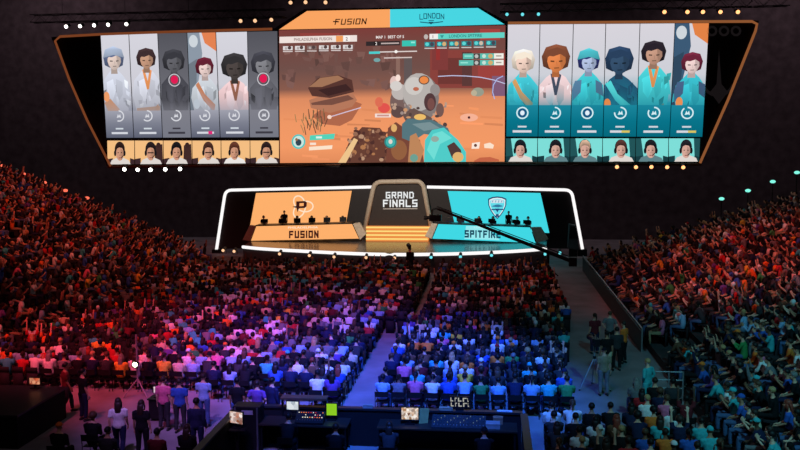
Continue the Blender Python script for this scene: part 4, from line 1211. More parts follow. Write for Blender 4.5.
# ---- everybody further away: one mass of small figures
def lod(kind, style):
    p = pose(kind)
    b = MB(); ids = []
    def mark(i): ids.extend([i] * (len(b.v) - len(ids)))
    o = .012
    b.tube([Vector(p['pel']) - Vector((0, 0, .07)), p['bel'], p['che'], p['top'], mix(p['top'], p['nck'], .5)], [(.16, .12), (.155, .115), (.18, .125), (.14, .095), (.06, .055)], 8); mark(0)
    for k in (0, 1):
        s, e, w = p['sho'][k], p['elb'][k], p['wri'][k]
        b.tube([s, mix(s, e, .5), mix(s, e, .9)], [.07, .062, .052], 6); mark(0)
        b.tube([mix(s, e, .85), e, w, Vector(w) + Vector(p['hdir'][k]).normalized() * .15], [.042, .042, .032, .03], 5); mark(2)
        h, kn, an = p['hip'][k], p['kne'][k], p['ank'][k]
        b.tube([h, mix(h, kn, .5), kn, mix(kn, an, .5), an], [.095, .085, .068, .058, .045], 5); mark(1)
    hd = Vector(p['hd'])
    b.tube([p['nck'], hd], [.055, .055], 6); mark(2)
    b.ell(hd + Vector((0, .01, -.005)), (.076, .095, .118), 8, 7); mark(2)
    b.ell(hd + Vector((0, -.018, .03)), (.09, .098, .108), 8, 6); mark(3)
    if style == 'long': b.tube([hd + Vector((0, -.06, .03)), hd + Vector((0, -.1, -.1)), hd + Vector((0, -.11, -.25))], [(.08, .05), (.09, .05), (.05, .02)], 6); mark(3)
    tris = []
    for f in b.f:
        for i in range(1, len(f) - 1): tris.append((f[0], f[i], f[i + 1]))
    return np.array([tuple(v) for v in b.v], np.float32), np.array(tris, np.int32), np.array(ids)
LOD = {(k, st): lod(k, st) for k in ('sit_lap', 'sit_lean', 'sit_clap', 'sit_cheer', 'sit_back') for st in ('short', 'long')}
SKIN_RGB = [(222, 178, 154), (204, 156, 130), (172, 124, 98), (122, 82, 62), (82, 56, 44)]
HAIR_RGB = {'black': (20, 17, 18), 'dark brown': (46, 32, 26), 'brown': (84, 58, 42), 'fair': (176, 140, 96), 'grey': (120, 116, 114), 'red': (140, 58, 44)}
def mass(name, items, label):
    """items: (verts, tris, colours) already placed"""
    V = np.concatenate([i[0] for i in items]).astype(np.float32)
    off, T = 0, []
    for v, t, c in items:
        T.append(t + off); off += len(v)
    T = np.concatenate(T).astype(np.int32)
    C = np.concatenate([i[2] for i in items]).astype(np.float32)
    me = bpy.data.meshes.new(name)
    me.vertices.add(len(V)); me.vertices.foreach_set('co', V.ravel())
    me.loops.add(T.size); me.loops.foreach_set('vertex_index', T.ravel())
    me.polygons.add(len(T)); me.polygons.foreach_set('loop_start', np.arange(0, T.size, 3, dtype=np.int32))
    me.polygons.foreach_set('use_smooth', np.ones(len(T), bool))
    at = me.color_attributes.new('tint', 'FLOAT_COLOR', 'POINT')
    at.data.foreach_set('color', np.concatenate([C, np.ones((len(C), 1), np.float32)], 1).ravel())
    me.update(calc_edges=True); me.validate()
    me.materials.append(CROWD)
    o = bpy.data.objects.new(name, me); COL.objects.link(o)
    return tag(o, label, None, None, 'stuff')
items = []
for s in far:
    if s['empty']: continue
    v, t, ids = LOD[(s['kind'], 'long' if s['style'] in ('long', 'tail') else 'short')]
    a = s['yaw'] + s['jit'][2] * 3.4; k = s['scale'] * PS
    c, sn = math.cos(a), math.sin(a)
    w = np.empty_like(v)
    w[:, 0] = (v[:, 0] * c - v[:, 1] * sn) * k + s['x'] + s['stray'][0]
    w[:, 1] = (v[:, 0] * sn + v[:, 1] * c) * k + s['y'] + s['stray'][1]
    w[:, 2] = v[:, 2] * k + s['z']
    hair = CLOTH_RGB[s['hair']] if s['style'] == 'cap' else HAIR_RGB[s['hair']]
    pal = np.array([lin(CLOTH_RGB[s['top']]), lin(CLOTH_RGB[s['bottom']]), lin(SKIN_RGB[s['skin']]), lin(hair)], np.float32)
    items.append((w, t, pal[ids]))
crowd = mass('crowd', items, 'mass of seated spectators filling the far floor rows and both side stands')
crowd['category'] = 'crowd'
bx = MB(); bx.box((-.21, -.16, .41), (.21, .22, .435)); bx.box((-.21, -.25, .62), (.21, -.22, .82)); bx.box((-.2, -.24, 0), (.2, -.21, .62))
cv = np.array([tuple(v) for v in bx.v], np.float32)
ct = np.array([t for f in bx.f for t in ((f[0], f[1], f[2]), (f[0], f[2], f[3]))], np.int32)
cc = np.tile(np.array([lin((34, 33, 37))], np.float32), (len(cv), 1))
items = []
for s in far:
    c, sn = math.cos(s['yaw']), math.sin(s['yaw'])
    w = np.empty_like(cv)
    w[:, 0] = (cv[:, 0] * c - cv[:, 1] * sn) * PS + s['x']; w[:, 1] = (cv[:, 0] * sn + cv[:, 1] * c) * PS + s['y']; w[:, 2] = cv[:, 2] * PS + s['z']
    items.append((w, ct, cc))
seats = mass('audience_seating', items, 'dark rows of chairs under the far audience')
seats['category'] = 'seating'
print('SINGLE', len(single), 'far', len(far), 'far verts', len(crowd.data.vertices), {b_: sum(1 for s in single if s['block'] == b_) for b_ in BL}, 'maxrow', max(s['row'] for s in single if s['block'] == 'centre'))
# ------------------------------------------------------------------ people standing, staff, players
for px, py, kind, top, bot, style, hair, skin, sl, yaw, label in STANDING:
    loc = head_spot(px, py)
    person(loc, yaw, kind, top, bot, style, hair, skin, sl, 1.0, label)
# operator by the tripod camera in the right aisle
STAFF = [
 ((-4.9, 19.75), 'sit_lean', 'black', 'short', 'black', 'operator in black sitting at the lighting console with glowing buttons'),
 ((-2.35, 19.3), 'sit_lean', 'charcoal', 'long', 'dark brown', 'long-haired operator in charcoal sitting before the bright control monitor'),
 ((-3.6, 19.2), 'sit_lap', 'black', 'short', 'dark brown', 'operator in black sitting between the two control tables'),
 ((-.1, 19.1), 'sit_lean', 'black', 'cap', 'black', 'operator in black cap sitting at the sound mixer'),
 ((-10.2, 18.7), 'sit_lap', 'black', 'cap', 'orange', 'dark seated person in an orange cap in front of the black platform'),
 ((-9.75, 19.5), 'sit_lap', 'black', 'curly', 'brown', 'curly brown-haired person in black, seated next to the orange cap'),
 ((-8.9, 18.5), 'sit_lap', 'charcoal', 'short', 'black', 'person in charcoal seated low before the open floor, short black hair'),
 ((-7.7, 18.5), 'sit_lap', 'maroon', 'short', 'black', 'person in maroon seated by the slanted barrier, short black hair'),
 ((-7.1, 18.9), 'sit_back', 'black', 'long', 'dark brown', 'long-haired person in black seated by the slanted barrier'),
]
for (x, y), kind, top, style, hair, label in STAFF:
    chair('fold', Vector((x, y, 0)), 0, 'black chair under the ' + ' '.join(label.split(',')[0].split()[:12]))
    person(Vector((x, y, 0)), 0, kind, top, 'black', style, hair, 1, 'long', 1.0, label)

RY = 57.2
def stage_person(px, Y, kind, top, label, z, style='short', hair='black', headset=True, yaw=math.pi, group=None):
    x = at_y(px, 225, Y).x
    person(Vector((x, Y, z)), yaw, kind, top, 'black', style, hair, 1, 'short', 1.0, label, group, headset)
    if kind.startswith('sit'):
        chair('fold', Vector((x, Y, z)), yaw, 'black chair of the ' + label.split(',')[0])
for f, pxs, side in ((dl, (264, 282, 297.5, 312, 327, 343), 'orange'), (dr, (449, 461, 479, 493, 517, 528), 'teal')):
    xa_, xb_ = at_y(pxs[0] - 8, 226, RY).x, at_y(pxs[-1] + 8, 226, RY).x
    hz = min(f[0].z, f[1].z)
    b = MB(); b.box((xa_, 56.75, DZ + .002), (xb_, 57.8, hz - .64)); r = empty('player_riser', ((xa_ + xb_) / 2, RY, DZ), 'black riser under the players of the %s desk' % side, 'riser'); b.build('platform_box', BLACK, r)
    b = MB(); b.box((xa_, 56.72, hz - .68), (xb_, 56.75, hz - .63)); b.build('nosing', GREY, r)
    for i, x in enumerate(pxs):
        stage_person(x, RY, 'sit_lap', 'charcoal' if side == 'orange' else 'navy', 'seated headset player, %s from the left at the %s desk' % (nth(i + 1), side), hz - .64, group='players at the desks')
    sx = 284.6 if side == 'orange' else 508.6
    stage_person(sx, 57.62, 'stand', 'black', 'person in black standing behind the players of the %s desk' % side, hz - .64, yaw=math.pi, headset=False)

# ------------------------------------------------------------------ cameras, crane, stands
def tripod(name, loc, h, label, cat, m=GREY, spread=.5):
    r = empty(name, loc, label, cat)
    for k in range(3):
        a = math.radians(90 + 120 * k)
        f = Vector(loc) + Vector((spread * math.cos(a), spread * math.sin(a), .02))
        b = MB(); b.tube([Vector(loc) + Vector((0, 0, h * .72)), f], [.022, .016], 8); l = b.build('leg', m, r)
        b = MB(); b.ell(f + Vector((0, 0, .005)), (.03, .03, .025), 8, 6); b.build('rubber_foot', BLACKP, l)
    b = MB(); b.tube([Vector(loc) + Vector((0, 0, h * .55)), Vector(loc) + Vector((0, 0, h))], .028, 8); b.build('centre_column', m, r)
    b = MB(); b.tube([Vector(loc) + Vector((0, 0, h * .69)), Vector(loc) + Vector((0, 0, h * .75))], .05, 10); b.build('collar', BLACK, r)
    return r
def tv_camera(loc, yaw, label):
    r = empty('broadcast_camera', loc, label, 'camera'); r.rotation_euler.z = yaw
    T = Matrix.Translation(loc) @ Matrix.Rotation(yaw, 4, 'Z')
    b = MB(); b.box((-.09, -.3, .0), (.09, .15, .24), T); b.build('body', BLACKP, r, bevel=.012)
    b = MB(); b.cyl(T @ Vector((0, .15, .13)), T @ Vector((0, .5, .13)), .07, .085, 14); l = b.build('lens', BLACK, r)
    b = MB(); b.cyl(T @ Vector((0, .5, .13)), T @ Vector((0, .58, .13)), .1, .11, 14); b.build('lens_hood', BLACKP, l)
    b = MB(); b.tube([T @ Vector((0, -.2, .24)), T @ Vector((0, -.16, .32)), T @ Vector((0, .06, .32)), T @ Vector((0, .1, .24))], .015, 6); b.build('handle', BLACK, r)
    b = MB(); b.box((-.16, -.32, .14), (-.10, -.16, .26), T); b.build('viewfinder', BLACKP, r)
    return r
tp = Vector((3.3, 26.7, 0))
tripod('camera_tripod', tp, 1.4, 'pale tripod carrying a television camera in the right aisle', 'tripod', mat('pale_tripod', (150, 154, 150), .5, .3), .55)
tv_camera(tp + Vector((0, 0, 1.41)), .15, 'black television camera on the pale tripod in the right aisle')
person(Vector((3.5, 25.95, 0)), .12, 'stand', 'khaki', 'grey', 'cap', 'black', 1, 'short', 1.0, 'camera operator in khaki shirt and black cap behind the pale tripod')

# camera platform at the head of the central aisle
b = MB(); b.box((-5.1, 47.6, 0), (-3.9, 48.9, .28)); rz = empty('camera_riser', (-4.5, 48.2, 0), 'small black camera riser at the stage end of the central aisle', 'riser'); b.build('deck_box', BLACK, rz)
b = MB(); b.box((-5.12, 47.57, .25), (-3.88, 47.6, .29)); b.build('edge_trim', GREY, rz)
tripod('camera_tripod', Vector((-4.62, 48.55, .28)), 1.35, 'black tripod on the riser at the end of the central aisle', 'tripod', BLACK, .3)
tv_camera(Vector((-4.62, 48.55, 1.64)), .2, 'black television camera at the stage end of the central aisle')
person(Vector((-4.5, 47.9, .28)), 0, 'stand', 'black', 'black', 'cap', 'black', 1, 'long', 1.0, 'camera operator in black on the riser at the end of the central aisle')

# jib crane crossing the teal desk
JB = empty('camera_crane', (3.5, 48.9, 0), 'long black camera crane reaching across the front of the teal desk', 'crane')
h0, h1 = at_y(437, 208.5, 48.9), at_y(548, 252, 48.9)
dirn = (h0 - h1).normalized()
b = MB(); b.tube([h1 - dirn * 1.3, h1, h0], [.11, .11, .07], 8); b.build('boom', BLACK, JB)
b = MB(); b.tube([h1 - dirn * 1.2 + Vector((0, 0, .22)), h0 + Vector((0, 0, .12))], .025, 6); b.build('tension_rod', BLACK, JB)
b = MB(); b.box(tuple(h1 - dirn * 1.5 - Vector((.22, .2, .25))), tuple(h1 - dirn * 1.5 + Vector((.22, .2, .25)))); b.build('counterweight', BLACK, JB)
b = MB(); b.tube([h0, h0 + Vector((-.25, 0, -.05)), h0 + Vector((-.3, 0, -.35))], .05, 6); b.build('camera_mount', BLACK, JB)
b = MB(); b.box((h0.x - .45, 48.7, h0.z - .72), (h0.x + .25, 49.1, h0.z - .36)); hd = b.build('camera_head', BLACKP, JB)
b = MB(); b.cyl((h0.x - .45, 48.9, h0.z - .54), (h0.x - .75, 48.9, h0.z - .54), .1, .13, 12); b.build('lens', BLACK, hd)
b = MB(); b.tube([(h1.x, h1.y, .5), (h1.x, h1.y, h1.z)], .09, 10); b.build('pivot_post', BLACK, JB)
for k in range(3):
    a = math.radians(30 + 120 * k)
    b = MB(); b.tube([(h1.x, h1.y, .6), (h1.x + .7 * math.cos(a), h1.y + .7 * math.sin(a), .02)], .035, 8); b.build('leg', BLACK, JB)
# grey box at the right foot of the light surround
RC = empty('loudspeaker', at_z(574, 250, 0), 'grey loudspeaker standing at the right foot of the white tube surround', 'speaker')
c = at_y(573.5, 237, 56.5)
b = MB(); b.hexa([c + Vector(v) for v in ((-.35, 0, -.75), (.35, 0, -.9), (.2, 0, .75), (-.28, 0, .85))], [c + Vector(v) for v in ((-.35, .6, -.75), (.35, .6, -.9), (.2, .6, .75), (-.28, .6, .85))]); b.build('cabinet', mat('speaker_grey', (84, 84, 88), .6), RC, bevel=.03)
b = MB(); b.hexa([c + Vector(v) for v in ((-.28, -.03, -.1), (.24, -.03, -.1), (.15, -.03, .65), (-.22, -.03, .72))], [c + Vector(v) for v in ((-.28, 0, -.1), (.24, 0, -.1), (.15, 0, .65), (-.22, 0, .72))]); b.build('grille', BLACKP, RC)
b = MB(); b.box((c.x - .25, c.y + .05, 0), (c.x + .25, c.y + .55, c.z - .8)); b.build('stand_base', BLACK, RC)
# grey case at the left edge of the floor
p0 = at_z(28, 335, 0); 
EC = empty('equipment_case', p0, 'upright grey equipment case beside the left stand barrier', 'case')
b = MB(); b.box((p0.x - .26, p0.y - .25, .08), (p0.x + .26, p0.y + .25, .92)); b.build('body', CASE, EC, bevel=.02)
b = MB(); b.box((p0.x - .2, p0.y - .262, .66), (p0.x + .2, p0.y - .25, .86)); b.build('front_panel', BLACKP, EC)
b = MB(); b.cyl((p0.x, p0.y - .25, .35), (p0.x, p0.y - .28, .35), .12, .12, 16); b.build('round_badge', mat('badge_teal', (70, 160, 176), .5), EC)
for sx in (-1, 1):
    for sy in (-1, 1):
        b = MB(); b.cyl((p0.x + sx * .2 - .02, p0.y + sy * .18, .04), (p0.x + sx * .2 + .02, p0.y + sy * .18, .04), .04, .04, 10); b.build('caster', BLACK, EC)
# bright lamp on a stand in the open floor at the left
lp = at_y(136, 364, 24.6)
LS = empty('lamp_stand', (lp.x, lp.y, 0), 'tall pale stand with one glaring white lamp facing the camera', 'lamp')
pole = mat('pale_pole', (150, 140, 140), .5, .3)
b = MB(); b.tube([(lp.x, lp.y + .08, .3), (lp.x, lp.y + .08, lp.z + .9)], .03, 8); b.build('pole', pole, LS)
for k in range(3):
    a = math.radians(90 + 120 * k); b = MB(); b.tube([(lp.x, lp.y + .08, .55), (lp.x + .45 * math.cos(a), lp.y + .08 + .45 * math.sin(a), .02)], .018, 6); b.build('leg', pole, LS)
b = MB(); b.cyl((lp.x, lp.y + .1, lp.z), (lp.x, lp.y - .08, lp.z), .07, .115, 16); hs = b.build('lamp_head', BLACK, LS)
b = MB(); b.cyl((lp.x, lp.y - .08, lp.z), (lp.x, lp.y - .085, lp.z), .075, .075, 16); b.build('lens', emit('lamp_glare', (255, 240, 190), 12), hs)
b = MB(); b.tube([(lp.x - .12, lp.y + .02, lp.z), (lp.x - .12, lp.y + .08, lp.z - .12), (lp.x + .12, lp.y + .08, lp.z - .12), (lp.x + .12, lp.y + .02, lp.z)], .012, 6); b.build('yoke', BLACK, LS)

# ------------------------------------------------------------------ control desk
def wall_panel(label, x0, x1, y0, y1, h):
    r = empty('desk_barrier', ((x0 + x1) / 2, (y0 + y1) / 2, 0), label, 'barrier')
    b = MB(); b.box((x0, y0, 0), (x1, y1, h - .05)); b.build('panel', DRAPE, r)
    b = MB(); b.box((x0 - .03, y0 - .03, h - .05), (x1 + .03, y1 + .03, h)); b.build('ledge', mat('ledge_black', (38, 38, 42), .4), r)
wall_panel('long black barrier along the stage side of the control desk', -6.4, .82, 21.0, 21.12, 1.0)
wall_panel('black barrier closing the left side of the control desk', -6.52, -6.4, 15.5, 20.9, 1.0)
wall_panel('black barrier closing the right side of the control desk', .82, .94, 15.5, 20.9, 1.0)
def table(label, x0, x1, y0, y1, h=.76):
    r = empty('control_table', ((x0 + x1) / 2, (y0 + y1) / 2, 0), label, 'table')
    b = MB(); b.box((x0, y0, h - .04), (x1, y1, h)); b.build('table_top', mat('table_dark', (44, 36, 32), .5), r)
    for x in (x0 + .06, x1 - .06):
        for y in (y0 + .06, y1 - .06):
            b = MB(); b.cyl((x, y, 0), (x, y, h - .04), .025, .025, 8); b.build('leg', BLACK, r)
    return r
table('dark control table on the left carrying the lighting console', -5.75, -3.5, 20.25, 20.92)
table('dark control table on the right carrying the sound mixer', -2.75, .7, 20.25, 20.92)
TZ = .765
def image(name, strength, cells, seed):
    """a bright screen picture made of blurry cells"""
    m = bpy.data.materials.new(name); m.use_nodes = True; nt = m.node_tree
    nt.nodes.remove(nt.nodes['Principled BSDF'])
    tc = nt.nodes.new('ShaderNodeTexCoord'); vo = nt.nodes.new('ShaderNodeTexVoronoi'); vo.inputs['Scale'].default_value = seed
    rp = nt.nodes.new('ShaderNodeValToRGB'); e = nt.nodes.new('ShaderNodeEmission'); e.inputs['Strength'].default_value = strength
    rp.color_ramp.interpolation = 'LINEAR'
    while len(rp.color_ramp.elements) < len(cells): rp.color_ramp.elements.new(.5)
    for i, c in enumerate(cells):
        rp.color_ramp.elements[i].position = i / (len(cells) - 1); rp.color_ramp.elements[i].color = lin(c) + (1,)
    nt.links.new(tc.outputs['Object'], vo.inputs['Vector']); nt.links.new(vo.outputs['Color'], rp.inputs['Fac'])
    nt.links.new(rp.outputs['Color'], e.inputs['Color']); nt.links.new(e.outputs[0], nt.nodes['Material Output'].inputs['Surface'])
    return m
def desk_spot(px, Y): return at_y(px, 420, Y).x
G1 = 'screens on the control desk'
monitor('monitor', 'small monitor with pale bluish picture on the lighting console table', Vector((desk_spot(293, 20.75), 20.75, TZ + .12)), .34, .25, G1, math.pi, image('picture_pale', 1.0, [(200, 214, 226), (150, 170, 190), (226, 232, 236), (110, 130, 150)], 9))
b = MB(); xx = desk_spot(293, 20.75); mb_ = empty('monitor_plinth', (xx, 20.75, TZ), 'low black plinth under the small pale monitor', 'plinth'); b.box((xx - .15, 20.66, TZ), (xx + .15, 20.84, TZ + .1)); b.build('block', BLACK, mb_); b = MB(); b.box((xx - .16, 20.65, TZ + .1), (xx + .16, 20.85, TZ + .119)); b.build('pad', BLACKP, mb_)
monitor('monitor', 'small monitor glowing plain lime green at the right of the lighting console', Vector((desk_spot(332, 20.75), 20.75, TZ + .0)), .30, .34, G1, math.pi, emit('picture_green', (150, 216, 40), .85))
monitor('monitor', 'bright monitor showing a pale crowd picture in front of the long-haired operator', Vector((desk_spot(410, 20.6), 20.6, TZ)), .46, .34, G1, math.pi, image('picture_crowd', 1.0, [(240, 226, 206), (120, 84, 66), (250, 244, 236), (196, 150, 110), (90, 60, 50)], 16))
# tilted picture monitor on its own little stand at the left
sx_ = desk_spot(233, 19.9) + .08
SD = empty('side_table', (sx_, 19.95, 0), 'narrow black stand in the left corner of the control desk', 'stand')
b = MB(); b.box((sx_ - .2, 19.75, .72), (sx_ + .25, 20.15, .755)); b.build('table_top', BLACK, SD)
b = MB(); b.cyl((sx_, 19.95, .03), (sx_, 19.95, .72), .04, .04, 10); b.build('column', BLACK, SD)
b = MB(); b.cyl((sx_, 19.95, 0), (sx_, 19.95, .03), .17, .17, 16); b.build('base', BLACK, SD)
m_ = monitor('monitor', 'slanted monitor with reddish brown and white picture in the left corner', Vector((sx_, 19.95, .757)), .42, .33, G1, math.pi - .35, image('picture_brown', 1.0, [(226, 196, 180), (120, 60, 40), (240, 230, 226), (176, 96, 60), (70, 40, 34)], 13))
# lighting console with faders and lit buttons
cx = desk_spot(311, 20.6)
LC = empty('lighting_console', (cx, 20.55, TZ), 'lighting console with rows of small white and orange lit buttons', 'console')
sl = [Vector((cx - .36, 20.3, TZ + .05)), Vector((cx + .36, 20.3, TZ + .05)), Vector((cx + .36, 20.66, TZ + .24)), Vector((cx - .36, 20.66, TZ + .24))]
b = MB(); b.hexa(sl, [Vector((q.x, q.y, TZ)) for q in sl]); b.build('case', BLACKP, LC)
def on(u, v, dz=.004): 
    q = sl[0].lerp(sl[1], u).lerp(sl[3].lerp(sl[2], u), v); return q + Vector((0, -.3, .6)).normalized() * dz
br_ = random.Random(4)
for i in range(11):
    for j in range(3):
        if br_.random() < .25: continue
        q = on(.08 + .085 * i, .45 + .2 * j); b = MB(); b.box(tuple(q - Vector((.012, .012, .006))), tuple(q + Vector((.012, .012, .008))))
        b.build('button', br_.choice([emit('button_white', (236, 226, 200), 1.2), emit('button_orange', (240, 130, 50), 1.2), emit('button_red', (220, 60, 40), 1.0)]), LC)
for i in range(10):
    q = on(.08 + .09 * i, .22); b = MB(); b.box(tuple(q - Vector((.008, .014, .004))), tuple(q + Vector((.008, .014, .014)))); b.build('fader', GREY, LC)
# shelf over the console
x0, x1 = desk_spot(281, 20.9), desk_spot(327, 20.9)
EQ = empty('console_shelf', ((x0 + x1) / 2, 20.9, 1.2), 'brown shelf raised above the back of the lighting console', 'shelf')
b = MB(); b.box((x0, 20.84, 1.22), (x1, 21.14, 1.27)); b.build('board', mat('shelf_brown', (92, 66, 52), .6), EQ)
for x in (x0 + .03, x1 - .03):
    b = MB(); b.box((x - .02, 20.93, 1.0 if False else TZ), (x + .02, 20.965, 1.22)); b.build('bracket', BLACK, EQ)
# sound mixer
x0, x1 = desk_spot(432, 20.6), desk_spot(486, 20.6)
MX = empty('sound_mixer', ((x0 + x1) / 2, 20.5, TZ), 'wide sound mixer with rows of pale knobs and faders', 'mixer')
sl = [Vector((x0, 20.3, TZ + .04)), Vector((x1, 20.3, TZ + .04)), Vector((x1, 20.85, TZ + .18)), Vector((x0, 20.85, TZ + .18))]
b = MB(); b.hexa(sl, [Vector((q.x, q.y, TZ)) for q in sl]); b.build('case', mat('mixer_case', (40, 46, 50), .5), MX)
kn = emit('knob_glow', (150, 176, 190), .45)
for i in range(16):
    for j in range(4):
        q = on(.05 + .06 * i, .4 + .16 * j); b = MB(); b.cyl(q - Vector((0, 0, .01)), q + Vector((0, -.006, .014)), .011, .009, 8); b.build('knob', kn if (i * 7 + j * 5) % 4 == 0 else GREY, MX)
    q = on(.05 + .06 * i, .18); b = MB(); b.box(tuple(q - Vector((.009, .016, .004))), tuple(q + Vector((.009, .016, .014)))); b.build('fader', CASE, MX)
# timing board with two rows of pale marks
tx = desk_spot(459.5, 21.06)
TB = empty('timing_board', (tx, 21.06, 1.0), 'small black board with two rows of pale lit marks on the barrier ledge', 'display')
b = MB(); b.box((tx - .25, 21.04, 1.06), (tx + .25, 21.09, 1.36)); b.build('board', BLACKP, TB)
b = MB(); b.box((tx - .1, 21.03, 1.0), (tx + .1, 21.10, 1.06)); b.build('foot', BLACK, TB)
gl = emit('board_glow', (206, 206, 196), .6)
b = MB()
for r_, z_ in enumerate((1.23, 1.10)):
    for k, (a_, w_) in enumerate(((0, .07), (.11, .05), (.19, .09), (.31, .1), (.43, .03))):
        if r_ == 1: a_ += .01
        b.box((tx - .23 + a_, 21.036, z_), (tx - .23 + a_ + w_ * .35, 21.04, z_ + .1)); b.box((tx - .23 + a_, 21.036, z_ + (.075 if k % 2 else .0)), (tx - .23 + a_ + w_, 21.04, z_ + (.1 if k % 2 else .03)))
b.build('lit_marks', gl, TB)
# black flight case with a pale label, left of the console
fx = desk_spot(249, 20.5)
FC = empty('flight_case', (fx, 20.5, 0), 'tall black flight case with a pale label near the left barrier', 'case')
b = MB(); b.box((fx - .36, 20.3, .02), (fx + .33, 20.75, 1.18)); b.build('body', BLACKP, FC, bevel=.02)
b = MB(); b.box((fx - .13, 20.29, .98), (fx + .16, 20.3, 1.09)); b.build('label_plate', mat('label_grey', (150, 150, 158), .7), FC)
for x in (fx - .3, fx + .27): b = MB(); b.box((x - .02, 20.285, .02), (x + .02, 20.3, 1.16)); b.build('corner_strip', GREY, FC)
def small_box(name, label, px, Y, z, sx, sy, sz, m, cat, m2=None):
    x = desk_spot(px, Y); r = empty(name, (x, Y, z), label, cat)
    b = MB(); b.box((x - sx / 2, Y - sy / 2, z), (x + sx / 2, Y + sy / 2, z + sz * .8)); b.build('body', m, r)
    b = MB(); b.box((x - sx / 2 - .004, Y - sy / 2 - .004, z + sz * .8), (x + sx / 2 + .004, Y + sy / 2 + .004, z + sz)); b.build('lid', m2 or m, r)
lg = mat('pale_box', (140, 136, 132), .7)
small_box('storage_box', 'small grey box on the barrier ledge behind the empty middle of the desk', 368, 21.06, 1.0, .26, .1, .08, lg, 'box')
small_box('storage_box', 'flat beige box on the barrier ledge beside the timing board', 446, 21.06, 1.0, .34, .12, .07, mat('beige_box', (160, 140, 116), .7), 'box')
small_box('storage_box', 'grey box on the sound table at its right end', 493, 20.5, TZ, .34, .26, .13, lg, 'box')
small_box('storage_box', 'small brown box behind the grey box at the right of the sound table', 498, 20.82, TZ, .24, .16, .17, mat('brown_box', (150, 110, 84), .7), 'box')
b = MB(); px_ = desk_spot(505, 21.06); b.box((px_ - .2, 21.01, 1.001), (px_ + .18, 21.11, 1.02)); tag(b.build('paper_stack', mat('paper_pale', (200, 206, 216), .8)), 'flat stack of pale paper on the right end of the barrier ledge', 'paper')
fx = desk_spot(423, 20.7)
b = MB(); b.hexa([Vector((fx - .1, 20.62, TZ)), Vector((fx + .12, 20.70, TZ)), Vector((fx + .15, 20.8, TZ + .34)), Vector((fx - .08, 20.72, TZ + .36))], [Vector((fx - .1, 20.64, TZ)), Vector((fx + .12, 20.72, TZ)), Vector((fx + .15, 20.82, TZ + .34)), Vector((fx - .08, 20.74, TZ + .36))])
tag(b.build('folder', mat('folder_olive', (150, 146, 84), .8)), 'olive folder leaning next to the bright control monitor', 'folder')

# black platform with a lit monitor at the lower left, a cart with a laptop
PL = empty('camera_platform', (-14, 21.8, 0), 'large black draped platform in the lower left corner', 'platform')
b = MB(); b.box((-17.2, 20.0, 0), (-12.0, 22.5, .85)); b.build('drape_box', DRAPE, PL)
b = MB(); b.box((-17.25, 19.95, .85), (-11.95, 22.55, .90)); b.build('deck', mat('ledge_black', (38, 38, 42), .4), PL)
mx_ = at_y(36, 399, 22.3).x
monitor('monitor', 'monitor with glowing orange picture on the black platform', Vector((mx_, 22.3, .905)), .34, .22, None, math.pi, image('picture_orange', .9, [(226, 110, 70), (150, 50, 34), (240, 170, 130), (200, 90, 60)], 14))
cx_ = at_y(159, 404, 22.6).x
CT = empty('cart', (cx_, 22.6, 0), 'narrow black cart among the standing people with a small screen on top', 'cart')
b = MB(); b.box((cx_ - .22, 22.4, .08), (cx_ + .22, 22.8, .62)); b.build('body', BLACKP, CT)
b = MB(); b.box((cx_ - .25, 22.37, .62), (cx_ + .25, 22.83, .65)); b.build('top', BLACK, CT)
for sx in (-1, 1):
    for sy in (-1, 1): b = MB(); b.cyl((cx_ + sx * .17 - .015, 22.6 + sy * .15, .04), (cx_ + sx * .17 + .015, 22.6 + sy * .15, .04), .04, .04, 10); b.build('caster', GREY, CT)
monitor('monitor', 'small monitor glowing pink white on the narrow black cart', Vector((cx_, 22.6, .652)), .30, .22, None, math.pi, image('picture_pink', .8, [(240, 206, 226), (206, 150, 190), (250, 236, 240), (226, 180, 210)], 12))
# ------------------------------------------------------------------ visible lamps
def fixture(px, py, Y, name, colour, label, group, strength=6, r=.1, aim=(0, -1, -.35), hang=True):
    c = at_y(px, py, Y); d = Vector(aim).normalized()
    t = empty(name, c, label, 'light', group)
    b = MB(); b.cyl(c + d * .0 - d * .42, c - d * .02, r * 1.05, r * 1.25, 14); h = b.build('housing', BLACK, t)
    b = MB(); b.cyl(c - d * .02, c + d * .01, r, r, 14); b.build('lens', emit(colour[0], colour[1], strength), h)
    s = 1 if hang else -1
    b = MB(); b.tube([c - d * .2 + Vector((-r * 1.5, 0, 0)), c - d * .2 + Vector((-r * 1.5, 0, .28 * s)), c - d * .2 + Vector((r * 1.5, 0, .28 * s)), c - d * .2 + Vector((r * 1.5, 0, 0))], .018, 6); b.build('bracket', BLACK, t)
WHITE_L, ORANGE_L, CYAN_L, WARM_L, RED_L, GREEN_L = ('lens_white', (255, 250, 240)), ('lens_orange', (255, 170, 110)), ('lens_cyan', (110, 226, 236)), ('lens_warm', (255, 196, 150)), ('lens_red', (255, 110, 84)), ('lens_green', (120, 226, 206))
def row(pts, Y, col, what, group, where, **k):
    for i, (x, y) in enumerate(pts):
        fixture(x, y, Y, 'spotlight', col, '%s spotlight %s, %s from the left' % (what, where, nth(i + 1)), group, **k)
row([(66, 26.6), (80, 26.2), (94, 25.4), (108, 24.8), (126.3, 24.2)], 54.6, WHITE_L, 'white', 'upper left spotlights', 'over the left wing of the video wall', r=.11)
row([(240.5, 21), (255, 20.8), (271.3, 19.8)], 54.6, WARM_L, 'dim warm', 'spotlights left of the header', 'left of the orange header', strength=1.2, r=.12)
row([(290.5, 2.6), (305.5, 2.2), (325.5, 2.4)], 54.6, WARM_L, 'warm', 'top spotlights', 'on the truss high above FUSION', strength=1.3, r=.12)
row([(507, 14.4), (522.5, 14.4), (538.5, 14.2)], 54.6, CYAN_L, 'cyan', 'spotlights right of the header', 'right of the teal header', strength=1.1, r=.1)
